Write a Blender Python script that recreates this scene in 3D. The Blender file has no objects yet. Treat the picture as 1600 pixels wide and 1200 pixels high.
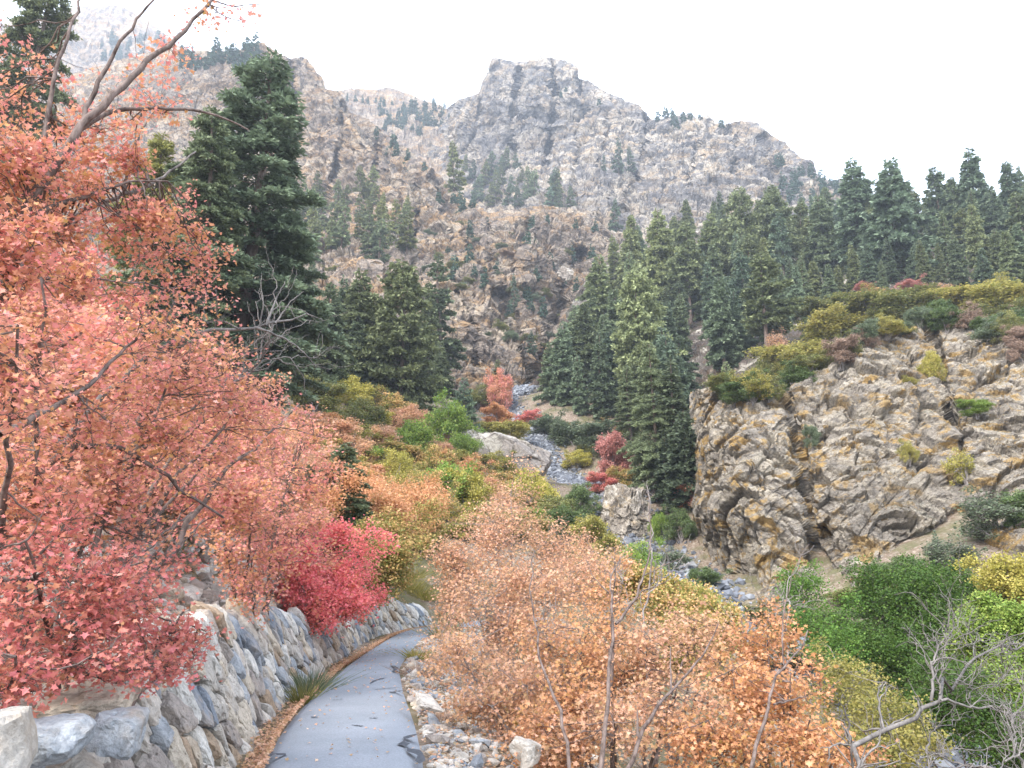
import bpy, math
import numpy as np
from mathutils import Vector
rng = np.random.default_rng(11)
scene = bpy.context.scene
COL = scene.collection

# ------------------------------------------------------------------ camera, sky, sun, exposure
F = 1256.0                      # focal length in pixels of the 1600 wide photograph
PITCH = math.atan(300 / F)
CP, SP = math.cos(PITCH), math.sin(PITCH)
EYE = np.array([0.0, 0.0, 1.6])
cam = bpy.data.cameras.new("camera")
cam.sensor_width = 36; cam.lens = 36 * F / 1600
cam.clip_start = 0.1; cam.clip_end = 9000
camo = bpy.data.objects.new("camera", cam); COL.objects.link(camo)
camo.location = EYE; camo.rotation_euler = (math.pi / 2 + PITCH, 0, 0)
scene.camera = camo

SUN_EL, SUN_AZ = math.radians(38), math.radians(215)     # azimuth from +Y clockwise
w = bpy.data.worlds.new("World"); scene.world = w; w.use_nodes = True
nt = w.node_tree
sky = nt.nodes.new("ShaderNodeTexSky"); sky.sky_type = 'NISHITA'; sky.sun_disc = False
sky.sun_elevation = SUN_EL; sky.sun_rotation = SUN_AZ
sky.dust_density = 4.0; sky.air_density = 1.0; sky.ozone_density = 1.0; sky.altitude = 1700
# thin bright overcast veil over the clear sky
mx = nt.nodes.new("ShaderNodeMix"); mx.data_type = 'RGBA'; mx.inputs[0].default_value = .72
nt.links.new(sky.outputs[0], mx.inputs[6]); mx.inputs[7].default_value = (3.7, 3.95, 4.35, 1)
nt.links.new(mx.outputs[2], nt.nodes["Background"].inputs[0])
nt.nodes["Background"].inputs[1].default_value = 0.15
sl = bpy.data.lights.new("sun", 'SUN'); sl.energy = 1.2; sl.angle = math.radians(25); sl.color = (1, .95, .88)
so = bpy.data.objects.new("sun", sl); COL.objects.link(so)
sd = Vector((math.sin(SUN_AZ) * math.cos(SUN_EL), math.cos(SUN_AZ) * math.cos(SUN_EL), math.sin(SUN_EL)))
so.rotation_euler = sd.to_track_quat('Z', 'Y').to_euler(); so.location = (0, 0, 60)
scene.view_settings.view_transform = 'Standard'; scene.view_settings.look = 'None'
scene.view_settings.exposure = 2.45; scene.view_settings.gamma = 1
cy = scene.cycles
cy.max_bounces = 5; cy.diffuse_bounces = 3; cy.glossy_bounces = 1; cy.transmission_bounces = 2
cy.transparent_max_bounces = 4; cy.volume_bounces = 0
try:
    cy.use_light_tree = False
except Exception:
    pass

# ------------------------------------------------------------------ helpers: points, noise
def ray(px, py):
    px = np.asarray(px, float); py = np.asarray(py, float)
    u = (px - 800) / F; v = (600 - py) / F
    return np.stack([u, CP - v * SP, SP + v * CP], -1)
def P(px, py, Y):
    d = ray(px, py)
    return EYE + d * (np.asarray(Y, float) / d[..., 1])[..., None]
def zpx(py, Y):
    return float(P(800, py, Y)[2])

def _h(ix, iy, iz, s):
    a = (ix.astype(np.int64) * 73856093) ^ (iy.astype(np.int64) * 19349663) ^ (iz.astype(np.int64) * 83492791) ^ (s * 2654435761)
    a = a & 0xFFFFFFFF
    a = ((a ^ (a >> 16)) * 0x45d9f3b) & 0xFFFFFFFF
    a = ((a ^ (a >> 16)) * 0x45d9f3b) & 0xFFFFFFFF
    a = a ^ (a >> 16)
    return (a & 0xFFFFFF) / float(0x1000000)
def vnoise(p, s=0):
    i = np.floor(p).astype(np.int64); f = p - i; f = f * f * (3 - 2 * f)
    r = 0
    for dx in (0, 1):
        wx = f[:, 0] if dx else 1 - f[:, 0]
        for dy in (0, 1):
            wy = f[:, 1] if dy else 1 - f[:, 1]
            for dz in (0, 1):
                wz = f[:, 2] if dz else 1 - f[:, 2]
                r = r + wx * wy * wz * _h(i[:, 0] + dx, i[:, 1] + dy, i[:, 2] + dz, s)
    return r * 2 - 1
def fbm(p, octv=4, s=0, gain=.5):
    r = 0; a = 1; t = 0
    for k in range(octv):
        r = r + a * vnoise(p * (2.03 ** k) + 17.3 * k, s + k); t += a; a *= gain
    return r / t
def facet(p, s=0, tilt=1.0):
    """blocky fracture noise: every Voronoi cell is a tilted plane of its own"""
    i = np.floor(p).astype(np.int64)
    best = np.full(len(p), 1e9); out = np.zeros(len(p)); sec = np.full(len(p), 1e9)
    for dx in (-1, 0, 1):
        for dy in (-1, 0, 1):
            for dz in (-1, 0, 1):
                cx, cy_, cz = i[:, 0] + dx, i[:, 1] + dy, i[:, 2] + dz
                c = np.stack([cx + _h(cx, cy_, cz, s + 1), cy_ + _h(cx, cy_, cz, s + 2), cz + _h(cx, cy_, cz, s + 3)], -1)
                d = p - c; d2 = (d * d).sum(1)
                n = np.stack([_h(cx, cy_, cz, s + 4), _h(cx, cy_, cz, s + 5), _h(cx, cy_, cz, s + 6)], -1) * 2 - 1
                val = _h(cx, cy_, cz, s + 7) * 2 - 1 + tilt * (d * n).sum(1) * 1.6
                m = d2 < best
                sec = np.where(m, best, np.minimum(sec, d2))
                out = np.where(m, val, out); best = np.where(m, d2, best)
    crack = np.clip((np.sqrt(sec) - np.sqrt(best)) / .12, 0, 1)
    return out - (1 - crack) * .9
def blocks(p, thick, joint, seed=0, dip=(0, 0, 1), warp=.35, ragged=.5):
    """bedded, jointed rock: each bed is cut into blocks that stand out by an amount of their own"""
    w = np.array(dip, float); w /= np.linalg.norm(w); u = np.cross([0, 1, 0], w); u /= np.linalg.norm(u); v = np.cross(w, u)
    q = np.stack([p @ u, p @ v, p @ w], -1)
    b = q[:, 2] / thick + warp * fbm(p / (thick * 5), 3, seed + 1) * 2; li = np.floor(b).astype(np.int64); z0 = li * 0
    # beds of unequal thickness: some are merged with the one below
    mg = _h(li, z0, z0, seed + 2) < .35; li = np.where(mg, li - 1, li)
    uu = q[:, 0] / joint * (.6 + .9 * _h(li, z0, z0, seed + 3)) + 7 * _h(li, z0, z0, seed + 4) + ragged * .5 * fbm(p / (joint * .8), 2, seed + 5)
    vv = q[:, 1] / joint * (.6 + .9 * _h(li, z0, z0, seed + 6)) + 7 * _h(li, z0, z0, seed + 7)
    iu = np.floor(uu).astype(np.int64); iv = np.floor(vv).astype(np.int64); fu = uu - iu
    tilt = (_h(iu, iv, li, seed + 8) - .5) * (fu - .5) * 1.2 + (_h(iu, iv, li, seed + 9) - .5) * (b - li - .5) * .8
    edge = np.minimum(fu, 1 - fu) < .035
    return (_h(iu, iv, li, seed + 10) * 2 - 1) + tilt - .9 * edge
def rbf(xy, val, scale=1.0):
    """linear radial basis with an affine part"""
    xy = np.asarray(xy, float) / scale; val = np.asarray(val, float); n = len(xy)
    A = np.sqrt(((xy[:, None] - xy[None]) ** 2).sum(-1))
    Pm = np.c_[np.ones(n), xy]
    M = np.block([[A, Pm], [Pm.T, np.zeros((3, 3))]])
    c = np.linalg.solve(M + np.eye(n + 3) * 1e-9, np.r_[val, 0, 0, 0])
    def f(q):
        q = np.asarray(q, float) / scale; sh = q.shape[:-1]; q = q.reshape(-1, 2); o = np.empty(len(q))
        for a in range(0, len(q), 20000):
            b = q[a:a + 20000]
            o[a:a + 20000] = np.sqrt(((b[:, None] - xy[None]) ** 2).sum(-1)) @ c[:n] + c[n] + b @ c[n + 1:]
        return o.reshape(sh)
    return f
def poly(pts):
    a = np.array(pts, float)
    return lambda x: np.interp(x, a[:, 0], a[:, 1])

# ------------------------------------------------------------------ helpers: meshes and objects
def mesh_np(name, V, Q=None, T=None, mat=None, attrs=None, smooth=False):
    V = np.asarray(V, np.float32)
    Q = np.zeros((0, 4), np.int32) if Q is None else np.asarray(Q, np.int32)
    T = np.zeros((0, 3), np.int32) if T is None else np.asarray(T, np.int32)
    me = bpy.data.meshes.new(name)
    me.vertices.add(len(V)); me.vertices.foreach_set("co", V.ravel())
    me.loops.add(Q.size + T.size); me.loops.foreach_set("vertex_index", np.concatenate([Q.ravel(), T.ravel()]))
    me.polygons.add(len(Q) + len(T))
    me.polygons.foreach_set("loop_start", np.concatenate([np.arange(len(Q)) * 4, Q.size + np.arange(len(T)) * 3]).astype(np.int32))
    me.update(calc_edges=True)
    (me.shade_smooth if smooth else me.shade_flat)()
    for k, a in (attrs or {}).items():
        at = me.attributes.new(k, 'FLOAT', 'POINT'); at.data.foreach_set("value", np.asarray(a, np.float32))
    if mat: me.materials.append(mat)
    return me
def obj(name, me, parent=None, loc=None):
    o = bpy.data.objects.new(name, me); COL.objects.link(o)
    if parent: o.parent = parent
    if loc is not None: o.location = loc
    return o
def tag(o, label=None, cat=None, group=None, kind=None):
    if label: o['label'] = label
    if cat: o['category'] = cat
    if group: o['group'] = group
    if kind: o['kind'] = kind
    return o
def join(parts):
    """[(V,Q,T,attr)] -> one"""
    Vs, Qs, Ts, As = [], [], [], []; n = 0
    for V, Q, T, A in parts:
        Vs.append(V); As.append(A)
        if Q is not None and len(Q): Qs.append(np.asarray(Q) + n)
        if T is not None and len(T): Ts.append(np.asarray(T) + n)
        n += len(V)
    return np.concatenate(Vs), (np.concatenate(Qs) if Qs else None), (np.concatenate(Ts) if Ts else None), np.concatenate(As)
def grid_faces(nr, nc):
    i = np.arange(nr * nc).reshape(nr, nc)
    return np.stack([i[:-1, :-1], i[:-1, 1:], i[1:, 1:], i[1:, :-1]], -1).reshape(-1, 4)
def gnormals(G):
    du = np.gradient(G, axis=1); dv = np.gradient(G, axis=0)
    n = np.cross(du, dv); n /= np.linalg.norm(n, axis=-1, keepdims=True) + 1e-9
    return n
def tubes(Pt, R, sides=5):
    """Pt (T,K,3), R (T,K) -> verts, quads"""
    Pt = np.asarray(Pt, float); R = np.asarray(R, float); T, K, _ = Pt.shape
    tg = np.gradient(Pt, axis=1); tg /= np.linalg.norm(tg, axis=-1, keepdims=True) + 1e-9
    ref = np.where(np.abs(tg[:, :1, 2:3]) > .8, np.array([1.0, 0, 0]), np.array([0, 0, 1.0]))
    ref = np.broadcast_to(ref, tg.shape)
    a = np.cross(tg, ref); a /= np.linalg.norm(a, axis=-1, keepdims=True) + 1e-9
    b = np.cross(tg, a)
    th = np.arange(sides) * 2 * math.pi / sides
    V = Pt[:, :, None] + R[:, :, None, None] * (a[:, :, None] * np.cos(th)[:, None] + b[:, :, None] * np.sin(th)[:, None])
    idx = np.arange(T * K * sides).reshape(T, K, sides)
    nx = np.roll(idx, -1, axis=2)
    Q = np.stack([idx[:, :-1], nx[:, :-1], nx[:, 1:], idx[:, 1:]], -1).reshape(-1, 4)
    return V.reshape(-1, 3), Q
def resample(pts, n):
    pts = np.asarray(pts, float); d = np.r_[0, np.cumsum(np.linalg.norm(np.diff(pts, axis=0), axis=1))]
    t = np.linspace(0, d[-1], n)
    # smooth by Catmull-like: interpolate then blur
    o = np.stack([np.interp(t, d, pts[:, k]) for k in range(pts.shape[1])], -1)
    for _ in range(2):
        o[1:-1] = (o[:-2] + 2 * o[1:-1] + o[2:]) / 4
    return o
def rotmats(n, r=None):
    r = r or rng
    q = r.normal(size=(n, 4)); q /= np.linalg.norm(q, axis=1, keepdims=True)
    a, b, c, d = q.T
    return np.stack([np.stack([1 - 2 * (c * c + d * d), 2 * (b * c - a * d), 2 * (b * d + a * c)], -1),
                     np.stack([2 * (b * c + a * d), 1 - 2 * (b * b + d * d), 2 * (c * d - a * b)], -1),
                     np.stack([2 * (b * d - a * c), 2 * (c * d + a * b), 1 - 2 * (b * b + c * c)], -1)], -2)
def upmats(n, spread=.6, r=None):
    """random rotations whose local z tends to point up"""
    r = r or rng
    z = np.stack([r.normal(0, spread, n), r.normal(0, spread, n), np.ones(n)], -1); z /= np.linalg.norm(z, axis=1, keepdims=True)
    t = r.normal(size=(n, 3)); x = np.cross(t, z); x /= np.linalg.norm(x, axis=1, keepdims=True)
    y = np.cross(z, x)
    return np.stack([x, y, z], -1)
def stamp(tV, tF, pos, M, sc):
    """copy a template to many places -> V, faces"""
    n = len(pos); k = len(tV)
    V = np.einsum('nij,kj->nki', M, tV) * np.asarray(sc).reshape(n, 1, -1) + pos[:, None]
    Fc = (np.asarray(tF)[None] + (np.arange(n) * k)[:, None, None]).reshape(-1, len(tF[0]))
    return V.reshape(-1, 3), Fc

# ------------------------------------------------------------------ materials
def mat_new(name):
    m = bpy.data.materials.new(name); m.use_nodes = True
    t = m.node_tree; t.nodes.clear()
    return m, t
def N(t, kind, **kw):
    n = t.nodes.new(kind)
    for k, v in kw.items(): setattr(n, k, v)
    return n
def ramp(t, src, stops, interp='LINEAR'):
    r = N(t, "ShaderNodeValToRGB"); r.color_ramp.interpolation = interp
    e = r.color_ramp.elements
    while len(e) > 1: e.remove(e[-1])
    e[0].position = stops[0][0]; e[0].color = (*stops[0][1], 1)
    for p, c in stops[1:]:
        x = e.new(p); x.color = (*c, 1)
    t.links.new(src, r.inputs[0]); return r.outputs[0]
def noise(t, coord, scale, detail=4, rough=.6, stretch=None, dist=0):
    if stretch:
        mp = N(t, "ShaderNodeMapping"); mp.inputs['Scale'].default_value = stretch[:3]
        if len(stretch) > 3: mp.inputs['Rotation'].default_value = stretch[3]
        t.links.new(coord, mp.inputs[0]); coord = mp.outputs[0]
    n = N(t, "ShaderNodeTexNoise"); n.inputs['Scale'].default_value = scale
    n.inputs['Detail'].default_value = detail; n.inputs['Roughness'].default_value = rough; n.inputs['Distortion'].default_value = dist
    t.links.new(coord, n.inputs['Vector']); return n.outputs['Fac']
def mix(t, fac, a, b, mode='MIX'):
    m = N(t, "ShaderNodeMix", data_type='RGBA', blend_type=mode)
    for s, v in ((m.inputs[0], fac), (m.inputs[6], a), (m.inputs[7], b)):
        if isinstance(v, (int, float)): s.default_value = v
        elif isinstance(v, tuple): s.default_value = (*v, 1)
        else: t.links.new(v, s)
    return m.outputs[2]
def math_(t, op, a, b=0, clamp=False):
    m = N(t, "ShaderNodeMath", operation=op); m.use_clamp = clamp
    for s, v in ((m.inputs[0], a), (m.inputs[1], b)):
        if isinstance(v, (int, float)): s.default_value = v
        else: t.links.new(v, s)
    return m.outputs[0]
def finish(t, col, rough=.9, bump=None, bstr=.5, bdist=.1, spec=.2):
    p = N(t, "ShaderNodeBsdfPrincipled"); o = N(t, "ShaderNodeOutputMaterial")
    t.links.new(col, p.inputs['Base Color']); p.inputs['Roughness'].default_value = rough
    p.inputs['Specular IOR Level'].default_value = spec
    if bump is not None:
        b = N(t, "ShaderNodeBump"); b.inputs['Strength'].default_value = bstr; b.inputs['Distance'].default_value = bdist
        t.links.new(bump, b.inputs['Height']); t.links.new(b.outputs[0], p.inputs['Normal'])
    t.links.new(p.outputs[0], o.inputs[0])
def m_rock(name, s, cols, ochre=(.42, .25, .09), ochre_amt=.5, soil=(.16, .115, .07), soil_lo=.62, soil_hi=.85, veg=(.07, .085, .035), strata=(1, 1, 1), bdist=.5, othr=.54, crack=.55, cream=(.6, .55, .47)):
    """s: size in metres of the main blotches"""
    m, t = mat_new(name); g = N(t, "ShaderNodeNewGeometry"); pos = g.outputs['Position']
    n1 = noise(t, pos, 1 / s, 6, .65, strata); n2 = noise(t, pos, 3.2 / s, 6, .72, strata, .3); n3 = noise(t, pos, .3 / s, 4, .6)
    c = ramp(t, n2, cols)
    c = mix(t, math_(t, 'MULTIPLY', ramp(t, noise(t, pos, 1.1 / s, 5, .7, strata, .8), [(.5, (0, 0, 0)), (.56, (1, 1, 1))]), .85), c, cream)
    c = mix(t, math_(t, 'MULTIPLY', ramp(t, noise(t, pos, 1.5 / s, 6, .7, strata, .6), [(othr, (0, 0, 0)), (othr + .07, (1, 1, 1))]), ochre_amt), c, ochre)
    c = mix(t, math_(t, 'MULTIPLY', ramp(t, n3, [(.46, (0, 0, 0)), (.62, (1, 1, 1))]), .42), c, cols[1][1])
    fine = noise(t, pos, 13 / s, 6, .75, strata)
    for sc_, wd in ((2.2 / s, .05), (6.5 / s, .06)):
        mp = N(t, "ShaderNodeMapping"); mp.inputs['Scale'].default_value = (1, 1, .55 if len(strata) < 4 else 1.3)
        if len(strata) > 3: mp.inputs['Rotation'].default_value = strata[3]
        wv = mix(t, .12, pos, N_col(t, pos, 1.5 / s, s))
        t.links.new(wv, mp.inputs[0])
        v = N(t, "ShaderNodeTexVoronoi", feature='DISTANCE_TO_EDGE'); v.inputs['Scale'].default_value = sc_; t.links.new(mp.outputs[0], v.inputs['Vector'])
        k = ramp(t, v.outputs['Distance'], [(0, (1, 1, 1)), (wd, (0, 0, 0))])
        c = mix(t, math_(t, 'MULTIPLY', k, crack), c, (.10, .09, .085))
    sx = N(t, "ShaderNodeSeparateXYZ"); t.links.new(g.outputs['True Normal'], sx.inputs[0])
    up = math_(t, 'ADD', sx.outputs[2], math_(t, 'MULTIPLY', math_(t, 'SUBTRACT', n1, .5), .9))
    mask = ramp(t, up, [(soil_lo, (0, 0, 0)), (soil_hi, (1, 1, 1))])
    gr = mix(t, ramp(t, n2, [(.42, (0, 0, 0)), (.58, (1, 1, 1))]), soil, veg)
    c = mix(t, mask, c, gr)
    c = mix(t, .45, c, ramp(t, fine, [(.3, (.4, .4, .4)), (.7, (1.3, 1.3, 1.3))]), 'MULTIPLY')
    h = math_(t, 'ADD', math_(t, 'MULTIPLY', n2, .6), fine)
    finish(t, c, .95, h, .8, bdist, .1)
    return m
def N_col(t, pos, sc, amp):
    n = N(t, "ShaderNodeTexNoise"); n.inputs['Scale'].default_value = sc; n.inputs['Detail'].default_value = 3; t.links.new(pos, n.inputs['Vector'])
    m = N(t, "ShaderNodeVectorMath", operation='SCALE'); m.inputs['Scale'].default_value = amp * 8; t.links.new(n.outputs['Color'], m.inputs[0])
    a = N(t, "ShaderNodeVectorMath", operation='ADD'); t.links.new(pos, a.inputs[0]); t.links.new(m.outputs[0], a.inputs[1]); return a.outputs[0]
def m_leaf(name, stops, trans=.35, gloss=.12, usecol=True):
    """stops: colours spread over the per-leaf random attribute"""
    m, t = mat_new(name); a = N(t, "ShaderNodeAttribute", attribute_name="rnd")
    c = ramp(t, a.outputs['Fac'], stops)
    if usecol:
        oi = N(t, "ShaderNodeObjectInfo"); c = mix(t, 1.0, c, oi.outputs['Color'], 'MULTIPLY')
    d = N(t, "ShaderNodeBsdfPrincipled"); d.inputs['Roughness'].default_value = .55; d.inputs['Specular IOR Level'].default_value = gloss * 2
    tr = N(t, "ShaderNodeBsdfTranslucent"); ms = N(t, "ShaderNodeMixShader"); ms.inputs[0].default_value = trans
    t.links.new(c, d.inputs['Base Color']); t.links.new(c, tr.inputs[0])
    t.links.new(d.outputs[0], ms.inputs[1]); t.links.new(tr.outputs[0], ms.inputs[2])
    o = N(t, "ShaderNodeOutputMaterial"); t.links.new(ms.outputs[0], o.inputs[0])
    return m
def m_bark(name, a, b, s=6.0):
    m, t = mat_new(name); g = N(t, "ShaderNodeNewGeometry")
    n = noise(t, g.outputs['Position'], s, 5, .7, (1, 1, .35))
    finish(t, ramp(t, n, [(.35, a), (.65, b)]), .9, n, .6, .01)
    return m
MB_dark = m_bark("bark_dark", (.05, .035, .03), (.22, .17, .15), 16)
MB_grey = m_bark("bark_grey", (.12, .10, .095), (.32, .29, .27), 12)
MB_pale = m_bark("bark_pale", (.08, .072, .068), (.23, .21, .195), 14)
MB_con = m_bark("bark_conifer", (.08, .055, .045), (.22, .17, .14), 4)
# leaves: white-based ramps tinted by the object's colour
ML_gen = m_leaf("leaf_tinted", [(0, (.55, .5, .45)), (.5, (.85, .85, .85)), (1, (1.0, 1.0, .95))], .35)

# ------------------------------------------------------------------ terrain sheets (hills seen as ridges, each with a back slope)
MK_peak = m_rock("rock_grey_limestone", 26, [(.32, (.09, .085, .09)), (.44, (.18, .17, .17)), (.56, (.32, .29, .265)), (.7, (.48, .43, .365))], crack=.7, cream=(.62, .53, .42), ochre=(.54, .39, .24), ochre_amt=.65, othr=.51, strata=(1, 1, 1.6), bdist=4, soil_lo=.8, soil_hi=1.0)
MK_left = m_rock("rock_tan_limestone", 18, [(.32, (.13, .105, .09)), (.44, (.26, .21, .175)), (.56, (.42, .34, .275)), (.7, (.55, .455, .365))], ochre=(.48, .30, .15), ochre_amt=.8, othr=.49, cream=(.60, .49, .37), crack=.75, strata=(1, 1, 1.8), bdist=3, soil=(.21, .165, .12), veg=(.1, .11, .06), soil_lo=.68, soil_hi=.95)
MK_forest = m_rock("soil_forest_floor", 10, [(.3, (.06, .05, .045)), (.6, (.15, .12, .1)), (.8, (.22, .18, .14))], ochre=(.2, .12, .07), soil=(.1, .075, .055), veg=(.045, .055, .025), bdist=.8)
MK_crag = m_rock("rock_ochre_crag", 3.2, [(.32, (.12, .105, .09)), (.44, (.25, .22, .185)), (.56, (.40, .35, .29)), (.7, (.53, .465, .375))], ochre=(.48, .31, .11), ochre_amt=.9, othr=.515, cream=(.56, .49, .39), crack=.38, strata=(1, 1, 1.8, (0.2, -.35, 0)), bdist=.5, soil=(.19, .15, .11), veg=(.1, .105, .06), soil_lo=.8, soil_hi=1.0)
MK_bould = m_rock("rock_pale_boulder", 5, [(.3, (.17, .145, .13)), (.5, (.27, .235, .205)), (.75, (.36, .31, .27))], ochre=(.42, .31, .2), ochre_amt=.3, bdist=.2, soil_lo=1.2, soil_hi=1.4)
MK_knob = m_rock('rock_pale_blocks', 2, [(.32, (.14, .12, .1)), (.5, (.29, .25, .205)), (.7, (.43, .38, .31))], ochre=(.44, .31, .15), ochre_amt=.6, othr=.55, bdist=.15, soil_lo=.9, soil_hi=1.1)
SHEETS = {}
def sdist(X, Y, pl):
    best = np.full(X.shape, 1e9); sg = np.zeros(X.shape)
    for (x1, y1), (x2, y2) in zip(pl[:-1], pl[1:]):
        dx, dy = x2 - x1, y2 - y1; t = np.clip(((X - x1) * dx + (Y - y1) * dy) / (dx * dx + dy * dy), 0, 1)
        ex, ey = X - x1 - t * dx, Y - y1 - t * dy; d = np.hypot(ex, ey); m = d < best
        sg = np.where(m, ey * dx - ex * dy, sg); best = np.minimum(best, d)
    return best, -sg, 0
def sheet(name, x0, x1, nx, ny, top, bot, depth, mat, disp, back=(160, -.9), nback=10, clefts=(), steps=()):
    px = np.linspace(x0, x1, nx); tp = poly(top)(px); bt = poly(bot)(px)
    f = rbf([(a, b) for a, b, _ in depth], [math.log(c) for _, _, c in depth], 300.)
    t = np.linspace(0, 1, ny)[:, None]
    PY = bt[None] * (1 - t) + tp[None] * t; PX = np.broadcast_to(px, PY.shape)
    LY = f(np.stack([PX, PY], -1))
    wx = PX + 5 * fbm(np.stack([PX / 22, PY / 22, 0 * PX], -1).reshape(-1, 3), 3, 7).reshape(PX.shape); wy = PY + 5 * fbm(np.stack([PX / 22, PY / 22, 0 * PX + 9], -1).reshape(-1, 3), 3, 8).reshape(PX.shape)
    for pl, wd, dp in clefts:
        d_, _, e_ = sdist(wx, wy, pl); LY = LY + dp * np.exp(-(d_ / wd) ** 2)
    for pl, fall, dp in steps:      # the ground right of the line (walking along it) lies farther back
        d_, sg, e_ = sdist(wx, wy, pl); LY = LY + dp * np.where(sg > 0, 1, -1) * np.exp(-d_ / fall) * smooth(0, 2.0, d_)
    G = P(PX, PY, np.exp(LY))
    k = (np.arange(1, nback + 1) / nback)[:, None, None]
    hor = G[-1] - EYE; hor = hor * np.array([1, 1, 0]); hor /= np.linalg.norm(hor, axis=-1, keepdims=True)
    B = G[-1][None] + k * back[0] * hor[None] + np.array([0, 0, 1.0]) * (k ** 1.2) * back[0] * back[1]
    G = np.concatenate([G, B], 0)
    n = gnormals(G); flip = np.sign((n * (EYE - G)).sum(-1, keepdims=True)); flip[ny:] = np.where(n[ny:, :, 2:] > 0, 1, -1)
    n = n * np.where(flip == 0, 1, flip)
    d = disp(G.reshape(-1, 3), n.reshape(-1, 3)).reshape(G.shape)
    fade = np.ones(len(G)); fade[ny - ny // 12:ny] = np.linspace(1, .45, ny // 12); fade[ny:] = .45; d = d * fade[:, None, None]
    G = G + d
    o = obj(name, mesh_np(name, G.reshape(-1, 3), grid_faces(*G.shape[:2]), mat=mat))
    tag(o, kind='structure')
    SHEETS[name] = (px, tp, bt, G[:ny])
    return o
def on(name, px, py):
    """the point of a terrain sheet seen at a pixel"""
    xs, tp, bt, G = SHEETS[name]
    j = int(np.clip(np.searchsorted(xs, px), 0, len(xs) - 1))
    t = (py - bt[j]) / (tp[j] - bt[j]); i = int(np.clip(round(t * (G.shape[0] - 1)), 0, G.shape[0] - 1))
    return G[i, j]
def disp_rock(s, amp, vert=1.0, seed=0, fine=1.0, ledge=1.0):
    def f(p, n):
        w1 = np.stack([fbm(p / (s * 1.5), 2, seed + 50), fbm(p / (s * 1.5), 2, seed + 60), fbm(p / (s * 1.5), 2, seed + 70)], -1)
        q = p * np.array([1, 1, vert]) + .3 * s * w1
        d = 1.15 * facet(q / s, seed) + .6 * facet(q / (s * .4), seed + 10) + .2 * fine * facet(q / (s * .16), seed + 20) + .07 * fine * facet(q / (s * .07), seed + 25)
        d += 1.8 * fbm(p * np.array([1, 1, .35]) / (s * 2.0), 3, seed + 30)
        # ledges: the face stands out below each band and steps back above it
        zz = (p[:, 2] + s * 1.1 * fbm(p / (s * 3), 3, seed + 40)) / (s * 1.25); fr = zz - np.floor(zz)
        strength = .5 + .5 * vnoise(np.stack([np.floor(zz) * 3.1, p[:, 0] / (s * 2.2), p[:, 1] / (s * 2.2)], -1), seed + 45)
        d += ledge * 1.7 * strength * (smooth(.0, .1, fr) * (1 - fr))
        zz = (p[:, 2] + s * .4 * fbm(p / s, 3, seed + 41)) / (s * .36); fr = zz - np.floor(zz)
        d += ledge * .42 * (smooth(.0, .15, fr) * (1 - fr))
        d = .55 * d + .75 * blocks(p + w1 * s * .15, s * .42, s * .8, seed + 80, (.25, .1, 1)) + .34 * blocks(p, s * .15, s * .3, seed + 81, (.25, .1, 1)) + .13 * blocks(p, s * .06, s * .12, seed + 82, (.25, .1, 1))
        return n * (d * amp)[:, None]
    return f
def smooth(a, b, x):
    t = np.clip((x - a) / (b - a), 0, 1); return t * t * (3 - 2 * t)
sheet('mountain_far_ridge', -500, 700, 300, 150,
      [(-500, -160), (-100, 60), (0, 40), (60, 28), (110, 14), (150, 8), (180, 7), (200, 14), (222, 28), (245, 42), (262, 58), (300, 90), (400, 130), (700, 200)],
      [(-500, 500), (700, 500)], [(-500, -160, 800), (180, 7, 950), (-500, 500, 420), (180, 500, 500), (700, 200, 950), (700, 500, 500)],
      MK_left, disp_rock(45, 4, .6, 3))
sheet('mountain_saddle', 440, 860, 300, 130,
      [(440, 130), (500, 138), (525, 142), (560, 138), (590, 140), (602, 135), (615, 138), (628, 143), (650, 152), (668, 158), (690, 166), (705, 172), (760, 200), (860, 240)],
      [(440, 420), (860, 480)], [(440, 130, 690), (600, 140, 740), (705, 170, 680), (860, 240, 660), (440, 420, 420), (860, 480, 400), (650, 300, 560)],
      MK_left, disp_rock(22, 2.2, .7, 5))
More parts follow.
